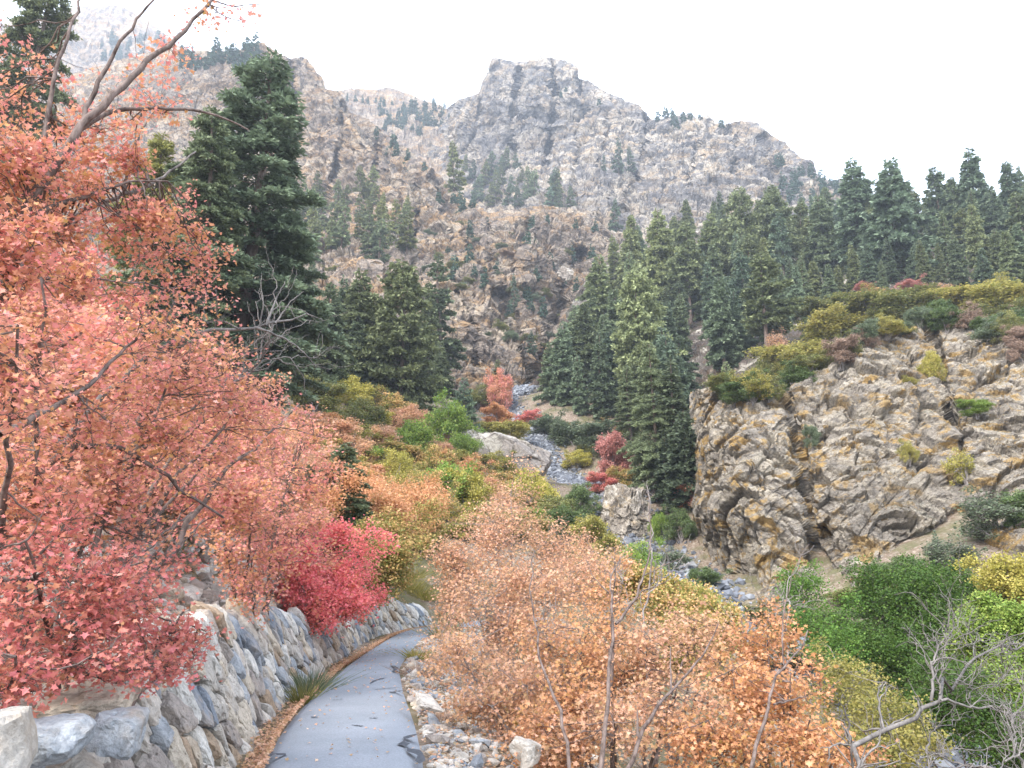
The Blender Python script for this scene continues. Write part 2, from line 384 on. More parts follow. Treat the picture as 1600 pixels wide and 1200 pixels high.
sheet('mountain_peak', 640, 1500, 640, 330,
      [(640, 260), (690, 185), (705, 165), (716, 156), (730, 152), (748, 146), (752, 132), (760, 118), (766, 106), (769, 93), (775, 90), (782, 93), (792, 95), (806, 97), (822, 98), (832, 92), (845, 88), (858, 90), (872, 92), (886, 96), (900, 104), (904, 122), (918, 126), (935, 138), (955, 150), (985, 160), (1000, 166), (1012, 180), (1024, 190), (1040, 184), (1062, 180), (1078, 178), (1090, 186), (1098, 182), (1108, 184), (1118, 193), (1135, 194), (1150, 190), (1172, 189), (1184, 194), (1198, 206), (1215, 216), (1240, 238), (1262, 256), (1280, 276), (1300, 284), (1312, 280), (1325, 296), (1360, 310), (1420, 330), (1500, 350)],
      [(640, 500), (820, 470), (930, 500), (1100, 480), (1500, 520)],
      [(640, 260, 640), (705, 165, 660), (768, 88, 610), (900, 104, 600), (1024, 190, 540), (1180, 190, 500), (1280, 276, 440), (1500, 350, 400), (700, 300, 560), (850, 260, 520), (1000, 270, 470), (1180, 290, 420), (1050, 340, 370), (850, 320, 400), (920, 360, 330), (640, 500, 330), (820, 470, 290), (930, 500, 260), (1100, 480, 270), (1500, 520, 260), (760, 170, 580), (900, 200, 560)],
      MK_peak, disp_rock(24, 2.8, .5, 7),
      clefts=[([(862, 88), (866, 130), (868, 180), (858, 240), (872, 300)], 4, .045), ([(812, 110), (806, 150), (796, 200), (802, 240)], 4, .03), ([(906, 120), (914, 180), (897, 240), (892, 300)], 5, .045), ([(1012, 185), (1004, 240), (985, 300), (960, 350)], 6, .04), ([(1096, 190), (1090, 240), (1075, 290)], 4, .03), ([(1195, 215), (1205, 260), (1225, 310)], 7, .035), ([(750, 160), (742, 210), (720, 250)], 4, .03), ([(1140, 200), (1150, 250), (1140, 290)], 4, .025), ([(955, 160), (950, 210), (935, 260)], 4, .03)],
      steps=[([(705, 240), (760, 252), (830, 238), (870, 250)], 30, .03), ([(880, 300), (930, 290), (985, 318), (1040, 300)], 30, .035), ([(1040, 270), (1100, 255), (1160, 262), (1190, 250)], 24, .025), ([(770, 150), (830, 158), (900, 150), (960, 180)], 22, .02), ([(1000, 215), (1060, 225), (1110, 215)], 20, .02), ([(930, 350), (960, 300), (1000, 280)], 25, .03), ([(820, 190), (870, 200), (940, 195)], 16, .018)])
sheet('mountain_left_spur', -500, 1010, 900, 520,
      [(-500, -60), (-100, 160), (0, 150), (100, 120), (200, 90), (262, 74), (300, 80), (352, 80), (372, 78), (388, 74), (402, 67), (412, 66), (424, 78), (440, 86), (455, 93), (474, 90), (482, 96), (492, 108), (503, 124), (508, 138), (530, 144), (540, 160), (548, 176), (575, 186), (600, 208), (640, 236), (680, 268), (705, 292), (745, 322), (762, 334), (790, 330), (830, 324), (862, 322), (905, 330), (935, 350), (950, 362), (1010, 400)],
      [(-500, 800), (0, 760), (440, 640), (700, 640), (790, 625), (850, 600), (880, 560), (1010, 560)],
      [(-500, -60, 480), (0, 150, 430), (262, 74, 430), (404, 67, 400), (503, 124, 400), (548, 176, 380), (640, 236, 350), (705, 292, 320), (762, 334, 290), (862, 322, 300), (940, 352, 300), (1010, 400, 300),
       (440, 230, 370), (540, 260, 340), (440, 340, 290), (600, 330, 280), (680, 380, 250), (500, 420, 200), (620, 430, 200), (700, 420, 215), (800, 400, 230), (880, 430, 240), (860, 500, 205), (790, 520, 180), (720, 520, 165), (700, 600, 150),
       (790, 600, 155), (850, 600, 165), (880, 560, 180), (1010, 560, 200), (480, 520, 140), (440, 640, 110), (0, 760, 60), (0, 500, 120), (-500, 800, 60), (200, 300, 260), (-500, 400, 160)],
      MK_left, disp_rock(15, 1.7, .7, 9),
      clefts=[([(536, 165), (532, 225), (520, 280), (500, 335)], 5, .05), ([(905, 400), (884, 450), (862, 520), (838, 590)], 11, .07), ([(650, 330), (652, 380), (640, 430)], 4, .03), ([(760, 350), (770, 420), (800, 480), (825, 540)], 6, .03), ([(455, 95), (462, 160), (450, 230)], 5, .035), ([(590, 215), (585, 280), (600, 330)], 4, .025), ([(735, 480), (745, 540), (740, 590)], 3, .03), ([(380, 90), (392, 160), (380, 240)], 6, .04)],
      steps=[([(540, 180), (590, 240), (640, 290), (690, 330), (740, 400), (770, 460)], 55, .055), ([(690, 450), (730, 462), (770, 490), (805, 530), (832, 590)], 45, .06), ([(462, 400), (505, 372), (560, 395), (600, 440), (640, 470)], 36, .055), ([(545, 350), (610, 365), (650, 400), (690, 440)], 30, .045), ([(648, 300), (662, 278), (680, 292), (690, 330)], 22, .04), ([(815, 400), (830, 335), (870, 328), (930, 352)], 34, .05), ([(740, 390), (790, 370), (840, 385), (880, 420)], 26, .04), ([(430, 200), (480, 215), (530, 200)], 24, .03), ([(560, 250), (610, 300), (640, 340)], 22, .03), ([(790, 440), (840, 430), (870, 450)], 20, .03), ([(270, 170), (340, 150), (420, 180)], 40, .04), ([(440, 290), (500, 280), (560, 310)], 24, .03)])
sheet('forest_hillside', 780, 2300, 420, 260,
      [(780, 650), (822, 612), (850, 578), (880, 510), (905, 452), (930, 420), (980, 385), (1040, 365), (1100, 352), (1200, 345), (1300, 340), (1400, 345), (1500, 345), (1600, 330), (1800, 300), (2300, 260)],
      [(780, 660), (830, 680), (930, 720), (1060, 800), (1150, 900), (1600, 900), (2300, 1000)],
      [(780, 560, 175), (830, 500, 200), (930, 420, 245), (1100, 352, 290), (1300, 340, 275), (1500, 345, 240), (1600, 330, 220), (2300, 260, 200),
       (780, 660, 125), (830, 680, 116), (930, 720, 103), (1060, 800, 84), (1150, 900, 74), (1150, 650, 100), (1000, 600, 135), (1000, 480, 190), (1200, 560, 115), (1400, 490, 110), (1600, 480, 100), (1600, 700, 74), (1600, 900, 62), (2300, 1000, 60), (2300, 500, 95), (1300, 420, 190), (1500, 400, 170)],
      MK_forest, lambda p, n: n * (1.8 * fbm(p / 14, 4, 3) + .5 * facet(p / 3.5, 4))[:, None])

# ------------------------------------------------------------------ near ground, as a height map over the plan
def gp(px, py, z=0.03):    # pixel on the flat path
    d = ray(px, py); k = (z - 1.6) / d[2]; return EYE + d * k
EDGE = [(1200, 405, 668), (1150, 428, 656), (1110, 460, 648), (1070, 500, 630), (1040, 535, 626), (1015, 575, 640), (1000, 600, 655), (990, 618, 675), (984, 640, 690)]
YP = [(-20, 6.0), (-6, 1.2), (0, -.3), (3, -.95)]; PW = [(-20, .85), (3, .74)]
for a_, b_, c_ in EDGE:
    l_, r_ = gp(b_, a_), gp(c_, a_)
    YP.append(((l_[1] + r_[1]) / 2, (l_[0] + r_[0]) / 2)); PW.append((l_[1], (r_[0] - l_[0]) / 2))
print('path', [(round(a, 1), round(b, 2)) for a, b in YP], [round(b, 2) for a, b in PW])
ye, xe = YP[-1]
YP += [(ye + 3, xe + .9), (ye + 6, xe + 2.6), (ye + 9, xe + 5)]; PW += [(ye + 9, .6)]
pathx = poly(YP); pathw = poly(PW)                                   # centre line and half width at a given y
gl = [P(1150, 985, 45), P(1010, 862, 68), P(905, 762, 95), P(870, 735, 103), P(800, 672, 122), P(785, 640, 130), P(830, 604, 152)]
gl = [np.array([15, 4, -9.5]), np.array([16.5, 16, -8]), np.array([15.6, 28, -5.5])] + gl
cp = []
for y in (-16, -8, -2, 3, 6, 9, 12, 15, 18, 21, 24, 27):
    x, hw = float(pathx(y)), float(pathw(y))
    cp += [(x, y, 0), (x + hw, y, 0), (x - hw - .6, y, 0.0), (x - hw - 1.25, y, .95), (x - hw - 2.2, y, 1.75), (x - hw - 6, y, 4.4), (x - hw - 14, y, 9.0), (x - hw - 30, y, 14)]
    cp += [(x + hw + .9, y, -.12), (x + hw + 2.2, y, -.85), (x + hw + 5, y, -2.6), (x + hw + 9, y, -5.2 if y < 20 else -4)]
cp += [(-1, 30, .1), (.4, 32, .1), (4, 34, -.6), (9, 36, -2), (-4, 34, 1.4)]
for g in gl:
    cp += [(g[0], g[1], g[2]), (g[0] - 1.6, g[1], g[2] + .1), (g[0] + 1.6, g[1], g[2] + .1)]
    cp += [(g[0] + 8, g[1] + 1, g[2] + 3.5)]
for px, py, Y in [(700, 830, 50), (620, 800, 50), (500, 800, 50), (760, 775, 65), (700, 740, 72), (600, 700, 75), (500, 690, 75), (620, 660, 92), (520, 630, 95), (700, 670, 95), (740, 655, 112), (700, 620, 130), (560, 600, 110), (850, 800, 66), (930, 860, 55), (1040, 950, 42), (820, 860, 44), (900, 930, 34), (450, 780, 40), (330, 700, 40), (300, 560, 60), (150, 520, 60), (-100, 440, 60), (880, 690, 108), (1100, 900, 60), (1150, 700, 76)]:
    cp.append(tuple(P(px, py, Y)))
cp += [(60, 0, 8), (60, 40, 14), (60, 80, 26), (30, 20, 0), (26, 34, 0), (34, 44, 6), (-60, 0, 18), (-60, 40, 24), (-60, 90, 42), (-30, 120, 42), (30, -20, -6), (-20, 125, 36), (5, 130, 30), (45, 70, 20), (16, 125, 26)]
cp = np.array(cp)
hf = rbf(cp[:, :2], cp[:, 2], 10.)
def smooth(a, b, x):
    t = np.clip((x - a) / (b - a), 0, 1); return t * t * (3 - 2 * t)
def ground(x, y):
    x = np.asarray(x, float); y = np.asarray(y, float)
    z = hf(np.stack([x, y], -1))
    e = np.abs(x - pathx(y)) - pathw(y)
    onp = (y < 31)
    k = np.where(onp, np.where(x < pathx(y), smooth(.5, 1.0, e), smooth(.0, .35, e)), 1.0)
    p3 = np.stack([x, y, z * 0], -1).reshape(-1, 3)
    rough = (.35 * fbm(p3 / 3.0, 4, 21) + .06 * facet(p3 / .5, 22)).reshape(x.shape) * smooth(.1, 3, e)
    # left bank: a terrace behind the wall
    return np.where(k < 1, z * k + (1 - k) * -.03, z) + rough * k
def gz(x, y):
    return float(ground(np.array([x]), np.array([y]))[0])
xs = np.concatenate([np.linspace(-70, -8, 100), np.linspace(-7.8, 4, 120), np.linspace(4.2, 22, 90), np.linspace(22.5, 75, 60)])
ys = np.concatenate([np.linspace(-22, 2, 40), np.linspace(2.15, 30, 180), np.linspace(30.4, 60, 90), np.linspace(60.7, 135, 120)])
GX, GY = np.meshgrid(xs, ys)
GZ = ground(GX, GY)
m, t = mat_new("ground_leafy_soil"); g = N(t, "ShaderNodeNewGeometry"); pos = g.outputs['Position']
n1 = noise(t, pos, .35, 5); n2 = noise(t, pos, 5, 6, .7)
c = ramp(t, n2, [(.3, (.09, .065, .045)), (.5, (.2, .15, .11)), (.65, (.34, .29, .24)), (.8, (.45, .4, .35))])
c = mix(t, ramp(t, n1, [(.45, (0, 0, 0)), (.6, (1, 1, 1))]), c, (.12, .11, .06))
finish(t, c, .95, n2, .8, .05, .1)
tag(obj('ground', mesh_np('ground', np.stack([GX, GY, GZ], -1).reshape(-1, 3), grid_faces(*GX.shape), mat=m)), kind='structure')

# far plain so that nothing ends in mid air
m, t = mat_new("valley_soil"); g = N(t, "ShaderNodeNewGeometry")
finish(t, ramp(t, noise(t, g.outputs['Position'], .02, 5), [(.3, (.08, .08, .04)), (.7, (.2, .16, .1))]), .95)
tag(obj('valley_floor', mesh_np('valley_floor', [(-1390, -190, -60), (1390, -190, -60), (1390, 1390, -60), (-1390, 1390, -60)], [(0, 1, 2, 3)], mat=m)), kind='structure')

# ------------------------------------------------------------------ path
m, t = mat_new("asphalt_path"); g = N(t, "ShaderNodeNewGeometry"); pos = g.outputs['Position']
n1 = noise(t, pos, 1.1, 5, .6); n2 = noise(t, pos, 55, 4, .85); n3 = noise(t, pos, 5, 5, .7, None, 1)
c = ramp(t, n1, [(.35, (.20, .22, .245)), (.65, (.245, .265, .295))])
c = mix(t, .5, c, ramp(t, n2, [(.3, (.4, .4, .4)), (.7, (1.45, 1.45, 1.45))]), 'MULTIPLY')
c = mix(t, ramp(t, n3, [(.66, (0, 0, 0)), (.72, (.25, .25, .25))]), c, (.1, .105, .12))
finish(t, c, .85, n2, .4, .004, .3)
yy = np.linspace(-20, 33, 300); ed = .02 * np.array([fbm(np.array([[a * 1.3, 5, 0]]), 3, 41)[0] for a in yy]); ed2 = .04 * np.array([fbm(np.array([[a * 1.1, 9, 0]]), 4, 42)[0] for a in yy])
tt = np.linspace(0, 1, 9)
L = pathx(yy) - pathw(yy) + ed; R = pathx(yy) + pathw(yy) + ed2; kk = np.ones(9) / 9; L[4:-4] = np.convolve(L, kk, 'valid'); R[4:-4] = np.convolve(R, kk, 'valid')
PXX = L[:, None] * (1 - tt) + R[:, None] * tt
PZ = .03 + .03 * (1 - (2 * tt - 1) ** 4)[None] + 0 * PXX
PZ[:, 0] = -.04; PZ[:, -1] = -.04
PG = np.stack([PXX, np.broadcast_to(yy[:, None], PXX.shape), PZ], -1)
tag(obj('path', mesh_np('path', PG.reshape(-1, 3), grid_faces(*PG.shape[:2]), mat=m, smooth=True)), kind='structure')
# dark crack sealant and pitting: thin blobs of tar that follow traced lines
m, t = mat_new("tar_sealant"); g = N(t, "ShaderNodeNewGeometry")
finish(t, ramp(t, noise(t, g.outputs['Position'], 30), [(.3, (.035, .04, .05)), (.7, (.08, .09, .105))]), .6)
tar = [([(655, 1152), (632, 1157), (629, 1172), (645, 1180), (660, 1183), (655, 1200)], .035), ([(612, 1043), (620, 1047), (614, 1053)], .03), ([(578, 1072), (587, 1066), (606, 1062)], .02), ([(610, 1086), (628, 1083)], .04), ([(549, 1138), (566, 1140)], .02),
       ([(410, 1195), (425, 1183), (446, 1186)], .022), ([(425, 1183), (420, 1176)], .02), ([(442, 1133), (452, 1132)], .045), ([(520, 1098), (535, 1097)], .012), ([(575, 1127), (590, 1127)], .012), ([(485, 1125), (496, 1126)], .015), ([(585, 1081), (626, 1078)], .012)]
vs = []; 
parts = []
for pts, wd in tar:
    q = resample([gp(a, b) for a, b in pts], 14)
    tg = np.gradient(q, axis=0); nn = np.stack([-tg[:, 1], tg[:, 0], 0 * tg[:, 0]], -1); nn /= np.linalg.norm(nn, axis=1, keepdims=True)
    ww = wd * (1 + .9 * rng.uniform(-1, 1, 14)); ww[0] *= .2; ww[-1] *= .2
    q[:, 2] = .0655
    V = np.stack([q - nn * ww[:, None], q + nn * ww[:, None]], 1).reshape(-1, 3)
    i = np.arange(13) * 2
    parts.append((V, np.stack([i, i + 1, i + 3, i + 2], -1), None, np.zeros(len(V))))
V, Q, T, A = join(parts)
tag(obj('path_crack_sealant', mesh_np('path_crack_sealant', V, Q, mat=m)), kind='structure')

# ------------------------------------------------------------------ rocks
def ico(sub):
    import bmesh
    bm = bmesh.new(); bmesh.ops.create_icosphere(bm, subdivisions=sub, radius=1)
    V = np.array([v.co[:] for v in bm.verts]); T = np.array([[v.index for v in f.verts] for f in bm.faces]); bm.free()
    return V / np.linalg.norm(V, axis=1, keepdims=True), T
ICO = {k: ico(k) for k in (1, 2, 3, 4, 6)}
def polyhedron(dirs, n, d):
    """radial surface of the convex body bounded by planes n.x <= d"""
    c = dirs @ n.T
    return (d[None] / np.maximum(c, 1e-3)).min(1)
def stone(sub, dims, k=9, r=None, rnd=.12):
    r = r or rng
    D, T = ICO[sub]
    n = np.concatenate([np.eye(3), -np.eye(3), r.normal(size=(k, 3))]); n = n + r.normal(0, rnd, n.shape); n /= np.linalg.norm(n, axis=1, keepdims=True)
    d = np.r_[np.ones(6), r.uniform(.95, 1.25, k)]
    V = D * np.minimum(polyhedron(D, n, d), 1.6)[:, None] * np.array(dims)
    return V, T
m, t = mat_new("dry_stone"); a = N(t, "ShaderNodeAttribute", attribute_name="rnd"); g = N(t, "ShaderNodeNewGeometry"); pos = g.outputs['Position']
n1 = noise(t, pos, 9, 6, .7, None, .6); n2 = noise(t, pos, 60, 4, .7); n3 = noise(t, pos, 3.0, 4, .6)
base = ramp(t, a.outputs['Fac'], [(0, (.22, .245, .28)), (.12, (.32, .34, .36)), (.24, (.42, .39, .35)), (.42, (.50, .46, .41)), (.58, (.34, .30, .27)), (.7, (.48, .42, .34)), (.84, (.32, .24, .17)), (.9, (.56, .54, .5))], 'CONSTANT')
c = mix(t, .6, base, ramp(t, n1, [(.32, (.4, .38, .36)), (.46, (.85, .85, .85)), (.66, (1.5, 1.45, 1.4))]), 'MULTIPLY')
c = mix(t, ramp(t, n3, [(.52, (0, 0, 0)), (.7, (.6, .6, .6))]), c, (.42, .33, .24))
c = mix(t, .5, c, ramp(t, n2, [(.3, (.6, .6, .6)), (.7, (1.2, 1.2, 1.2))]), 'MULTIPLY')
finish(t, c, .9, math_(t, 'ADD', n1, math_(t, 'MULTIPLY', n2, .4)), .9, .03, .15); M_STONE = m

# dry stone retaining wall: stones packed as Voronoi cells over the battered wall face
WH = poly([(-3, .9), (3, .95), (5, .9), (8, 1.08), (11, 1.1), (14, .85), (17, .75), (20, .85), (23, .95), (26, .7), (29, .3)])
WOFF = poly([(-5, .22), (6, .28), (11, .32), (17, .4), (21, .55), (25, .5), (30, .4)])
def wall_x(y): return pathx(y) - pathw(y) - WOFF(y)
r2 = np.random.default_rng(5)
pts = []
tries = r2.uniform([-1.0, -.06], [28.0, 1.2], size=(40000, 2))
for s_, h_ in tries:
    if h_ > WH(s_) + .04 * math.sin(s_ * 3): continue
    rad = (.15 if s_ < 4.6 else .115 if s_ < 6 else .088 if s_ < 14 else .095) * (1 + .55 * (_h(np.array([int(s_ * 3)]), np.array([int(h_ * 4)]), np.array([1]), 3)[0] - .3))
    if pts:
        q = np.array(pts); tx = .75 if s_ > 5 else .62; sh = .38 if s_ > 5 else .05
        du = (q[:, 0] - s_) + sh * (q[:, 1] - h_); dv = (q[:, 1] - h_) * (.72 if s_ > 5 else 1.25)
        if (du * du + dv * dv < (rad + q[:, 2]) ** 2 / 1.0).any(): continue
    pts.append((s_, h_, rad))
pts = np.array(pts)
parts = []
for i, (s_, h_, rad) in enumerate(pts):
    sh, sv = (.38, .72) if s_ > 5 else (.05, 1.25)
    du = (pts[:, 0] - s_) + sh * (pts[:, 1] - h_); dv = (pts[:, 1] - h_) * sv; dd = np.hypot(du, dv)
    nb = np.where((dd > 0) & (dd < rad * 5.5))[0]
    n = [[du[j] / dd[j], dv[j] / dd[j], 0] for j in nb]; d = [dd[j] / 2 * .925 for j in nb]
    for a_ in np.arange(0, 6.28, 1.05): n.append([math.cos(a_), math.sin(a_), 0]); d.append(rad * 1.7)
    ft = r2.normal(0, .22, 2); n.append([ft[0], ft[1], 1]); d.append(rad * r2.uniform(.55, 1.1)); n.append([0, 0, -1]); d.append(.2)
    for _ in range(7):
        v = r2.normal(size=3); v[2] = abs(v[2]) * .8 + .3; v /= np.linalg.norm(v); n.append(v); d.append(rad * r2.uniform(.95, 1.3))
    n = np.array(n, float); n /= np.linalg.norm(n, axis=1, keepdims=True)
    D, T = ICO[4 if s_ < 9 else 3]
    L = D * np.minimum(polyhedron(D, n, np.array(d)), rad * 2.2)[:, None]
    L = L + D * (rad * (.10 * fbm(D * 3.5 + i * 3.1, 3, 5) + .05 * facet(D * 2.2 + i * 3.1, 6)))[:, None]
    hh = h_ + L[:, 1] / sv; ss = s_ + L[:, 0] - sh * L[:, 1] / sv
    x = wall_x(ss) - .38 * hh + L[:, 2]
    parts.append((np.stack([x, ss, hh], -1), None, T, np.full(len(L), r2.uniform())))
V, Q, T, A = join(parts)
wall = tag(bpy.data.objects.new('stone_wall', None), "low dry stone retaining wall of tan and blue-grey rocks along the left of the path", "wall"); COL.objects.link(wall)
obj('stones', mesh_np('stones', V, Q, T, M_STONE, {'rnd': A}), wall)
ss = np.linspace(-3, 30, 120); prof = []
for off, zz in [(-.12, -.3), (-.10, 0), (-.46, 1), (-.95, 1.02), (-1.1, .2)]:
    hh = WH(ss) * zz if zz > 0 else 0 * ss + zz
    prof.append(np.stack([wall_x(ss) + off, ss, hh - .05], -1))
G = np.array(prof); m, t = mat_new("wall_core"); g = N(t, "ShaderNodeNewGeometry")
finish(t, ramp(t, noise(t, g.outputs['Position'], 14, 5), [(.35, (.03, .026, .022)), (.65, (.10, .085, .07))]), .95)
obj('core', mesh_np('core', G.reshape(-1, 3), grid_faces(*G.shape[:2]), mat=m), wall)

def gat(px, py, up):
    Y = np.exp(np.linspace(1.0, 4.89, 900)); p = P(px, py, Y); z = ground(p[:, 0], p[:, 1]); i = np.where(p[:, 2] < z)[0][0]
    return (p[i, 0], p[i, 1], z[i] + up)
def boulder(name, label, px, py, Y, dims, rot=(0, 0, 0), seed=1, mat=None, sub=4, k=8, dsp=(.35, .07), cat='boulder', at=None, rnd=.15, tone=None):
    r = np.random.default_rng(seed)
    V, T = stone(sub, dims, k, r, rnd)
    nn = V / np.linalg.norm(V, axis=1, keepdims=True); s_ = max(dims)
    if mat is MK_knob: V[:, :2] *= (1 - .16 * V[:, 2:] / dims[2]); V = V + nn * (.05 * s_ * blocks(V, s_ * .16, s_ * .3, seed, (.1, 0, 1)) + .022 * s_ * blocks(V, s_ * .07, s_ * .12, seed + 3, (.1, 0, 1)))[:, None]
    V = V + nn * (dsp[1] * s_ * facet(V / (dsp[0] * s_) + seed, seed) + .03 * s_ * fbm(V / (s_ * .12), 3, seed))[:, None]
    p = P(px, py, Y) if at is None else np.array(at)
    o = obj(name, mesh_np(name, V, None, T, mat or M_STONE, {'rnd': np.full(len(V), r.uniform() if tone is None else tone)}), loc=p)
    o.rotation_euler = rot
    return tag(o, label, cat)
boulder('boulder', 'rounded pale grey boulder at the bottom left corner, first in the wall', -12, 1190, 3.3, (.13, .16, .17), (0, 0, .3), 3, dsp=(.5, .03))
boulder('boulder', 'flat tan slab with a white top resting on the near end of the wall', 138, 1100, 4.45, (.21, .2, .065), (.12, -.14, .25), 12, dsp=(.5, .05), tone=.75)
boulder('boulder', 'broad blue-grey block just below the tan slab on the wall', 188, 1140, 4.2, (.1, .14, .085), (.1, .1, .2), 18, dsp=(.5, .04), tone=.2)
boulder('boulder', 'blue-grey block with a flat face beside the corner boulder', 82, 1160, 3.75, (.11, .14, .075), (.1, .05, .1), 19, dsp=(.5, .04), tone=.15)
big = boulder('boulder', 'very large pale pinkish boulder sitting in the stony gully', 795, 716, 108, (3.9, 3.0, 2.0), (.1, .32, .1), 24, MK_bould, 6, 5, dsp=(.5, .05), at=gat(797, 742, 1.7))
boulder('boulder', 'flat weathered rock lying in shrubs left of the large gully boulder', 752, 706, 112, (2.8, 2.5, 1.7), (.2, .2, .4), 27, MK_bould, 6, 5, at=gat(752, 722, 1.2))
boulder('boulder', 'pale grey boulder perched beside the firs high in the gully', 884, 428, 207, (1.9, 1.6, 1.6), (.2, .5, .1), 31, MK_bould, 4, 6)
boulder('boulder', 'square blocky rock knob below the tall firs beside the stream bed', 980, 815, 72, (1.9, 1.8, 2.9), (.08, .1, .5), 37, MK_knob, 6, 5, dsp=(.3, .07), cat='rock', rnd=.07)
boulder('boulder', 'grey slab poking out of the gravel right of the path', 668, 1098, 9.9, (.13, .2, .05), (.2, .3, .5), 41, dsp=(.5, .03))
boulder('boulder', 'upright beige rock at the lower edge between gravel and orange maple', 825, 1185, 7.3, (.05, .06, .09), (.1, .1, .2), 46, dsp=(.5, .04))
boulder('boulder', 'grey rock half hidden in leaves at the foot of the orange maple', 818, 1170, 7.7, (.1, .12, .09), (.3, .1, .9), 47, dsp=(.5, .04))

# the ochre crag on the right: a thick outcrop with a side that turns back into the hill
CX = [(1085, 0), (1800, 0)]
def crag():
    x0, x1, nx, ny = 1074, 1800, 560, 420
    px = np.concatenate([np.linspace(x0, 1130, 110), np.linspace(1131, x1, 450)])
    tp = poly([(1074, 612), (1085, 610), (1110, 604), (1130, 610), (1155, 628), (1180, 632), (1210, 622), (1232, 612), (1250, 596), (1290, 585), (1320, 560), (1345, 540), (1372, 524), (1400, 512), (1440, 500), (1480, 498), (1510, 500), (1545, 520), (1600, 540), (1800, 600)])(px)
    bt = poly([(1074, 985), (1130, 1010), (1350, 1010), (1450, 970), (1600, 950), (1800, 960)])(px)
    f = rbf([(a, b) for a, b, _ in CTL], [math.log(c) for _, _, c in CTL], 300.)
    t = np.linspace(0, 1, ny)[:, None]
    PY = bt[None] * (1 - t) + tp[None] * t; PX = np.broadcast_to(px, PY.shape)
    sh = poly([(600, 4), (660, 2), (720, 8), (770, 0), (810, -4), (850, 4), (900, 26), (950, 42), (1010, 60)])(PY)
    PXs = PX + sh * np.exp(-(PX - x0) / 130)
    Y = np.exp(f(np.stack([PX, PY], -1)))
    Y += 2.8 * np.exp(-((PX - poly([(560, 1225), (640, 1236), (700, 1250), (780, 1262), (830, 1272), (900, 1285)])(PY)) / 7) ** 2) * smooth(570, 640, PY) * (1 - smooth(880, 930, PY))
    Y += 3.0 * np.exp(-((PX - poly([(500, 1455), (600, 1475), (700, 1500)])(PY)) / 7) ** 2) * (1 - smooth(690, 740, PY))
    Y += 2.5 * np.exp(-(((PX - 1288) / 9) ** 2 + ((PY - 838) / 20) ** 2))
    Y -= 2.2 * np.exp(-(((PX - 1180) / 55) ** 2)) ; Y -= 2.0 * np.exp(-(((PX - 1345) / 60) ** 2))
    Y += 2.0 * smooth(790, 815, PY - .35 * (1530 - PX)) * np.exp(-((PX - 1480) / 80) ** 2)
    G = P(PXs, PY, Y)
    k = (np.arange(1, 9) / 8)[:, None, None]; hor = (G[-1] - EYE) * [1, 1, 0]; hor /= np.linalg.norm(hor, axis=-1, keepdims=True)
    G = np.concatenate([G, G[-1][None] + k * 22 * hor[None] + np.array([0, 0, 1.0]) * (k ** 1.4) * -7])
    n = gnormals(G); n = n * np.sign((n * (EYE - G)).sum(-1, keepdims=True))
    q = G.reshape(-1, 3); c_, s_ = math.cos(.5), math.sin(.5)
    qs = np.stack([q[:, 0] * c_ + q[:, 2] * s_, q[:, 1], (-q[:, 0] * s_ + q[:, 2] * c_) * 1.45], -1)
    qs = qs + .25 * np.stack([fbm(q / 5, 2, 71), fbm(q / 5, 2, 72), fbm(q / 5, 2, 73)], -1)
    dip = (-.5, .15, .85)
    d = .65 * facet(q * [1, 1, .55] / 6.0, 81, .9) + .3 * facet(q / 2.4, 87, 1.1) + .8 * fbm(q / 7, 3, 85) + .42 * blocks(q, 1.9, 3.4, 90, dip, .6, .9) + .2 * blocks(q, .7, 1.5, 91, dip) + .06 * blocks(q, .24, .7, 92, dip) + .04 * facet(q / .3, 84)
    n = n + 1.6 * np.array([-.1, -.93, .25]); n /= np.linalg.norm(n, axis=-1, keepdims=True)
    edge = np.ones(G.shape[:2]); edge[:, :60] = np.linspace(.35, 1, 60)
    G = G + n * (d.reshape(G.shape[:2]) * edge)[..., None]
    SHEETS['crag'] = (px, tp, bt, G[:ny])
    o = obj('rock_outcrop', mesh_np('rock_outcrop', G.reshape(-1, 3), grid_faces(*G.shape[:2]), mat=MK_crag))
    tag(o, "massive ochre and grey cracked rock outcrop standing over the gully on the right", "rock outcrop")
CTL = [(1074, 610, 92), (1074, 800, 88), (1074, 985, 70), (1088, 610, 76), (1090, 700, 68), (1092, 800, 63), (1092, 985, 56), (1120, 610, 70), (1120, 700, 61), (1125, 800, 56), (1125, 980, 49), (1180, 630, 66), (1180, 750, 56), (1200, 900, 50), (1220, 1000, 45),
       (1240, 600, 70), (1300, 570, 70), (1300, 650, 62), (1300, 800, 53), (1300, 900, 49), (1350, 1000, 42), (1400, 512, 76), (1400, 600, 65), (1400, 700, 57), (1400, 800, 50), (1400, 900, 45), (1500, 500, 76), (1500, 600, 64), (1500, 700, 55), (1500, 800, 50), (1500, 950, 38), (1600, 540, 66), (1600, 650, 57), (1600, 760, 48), (1600, 850, 42), (1600, 950, 36), (1800, 600, 58), (1800, 760, 46), (1800, 950, 34)]
crag()

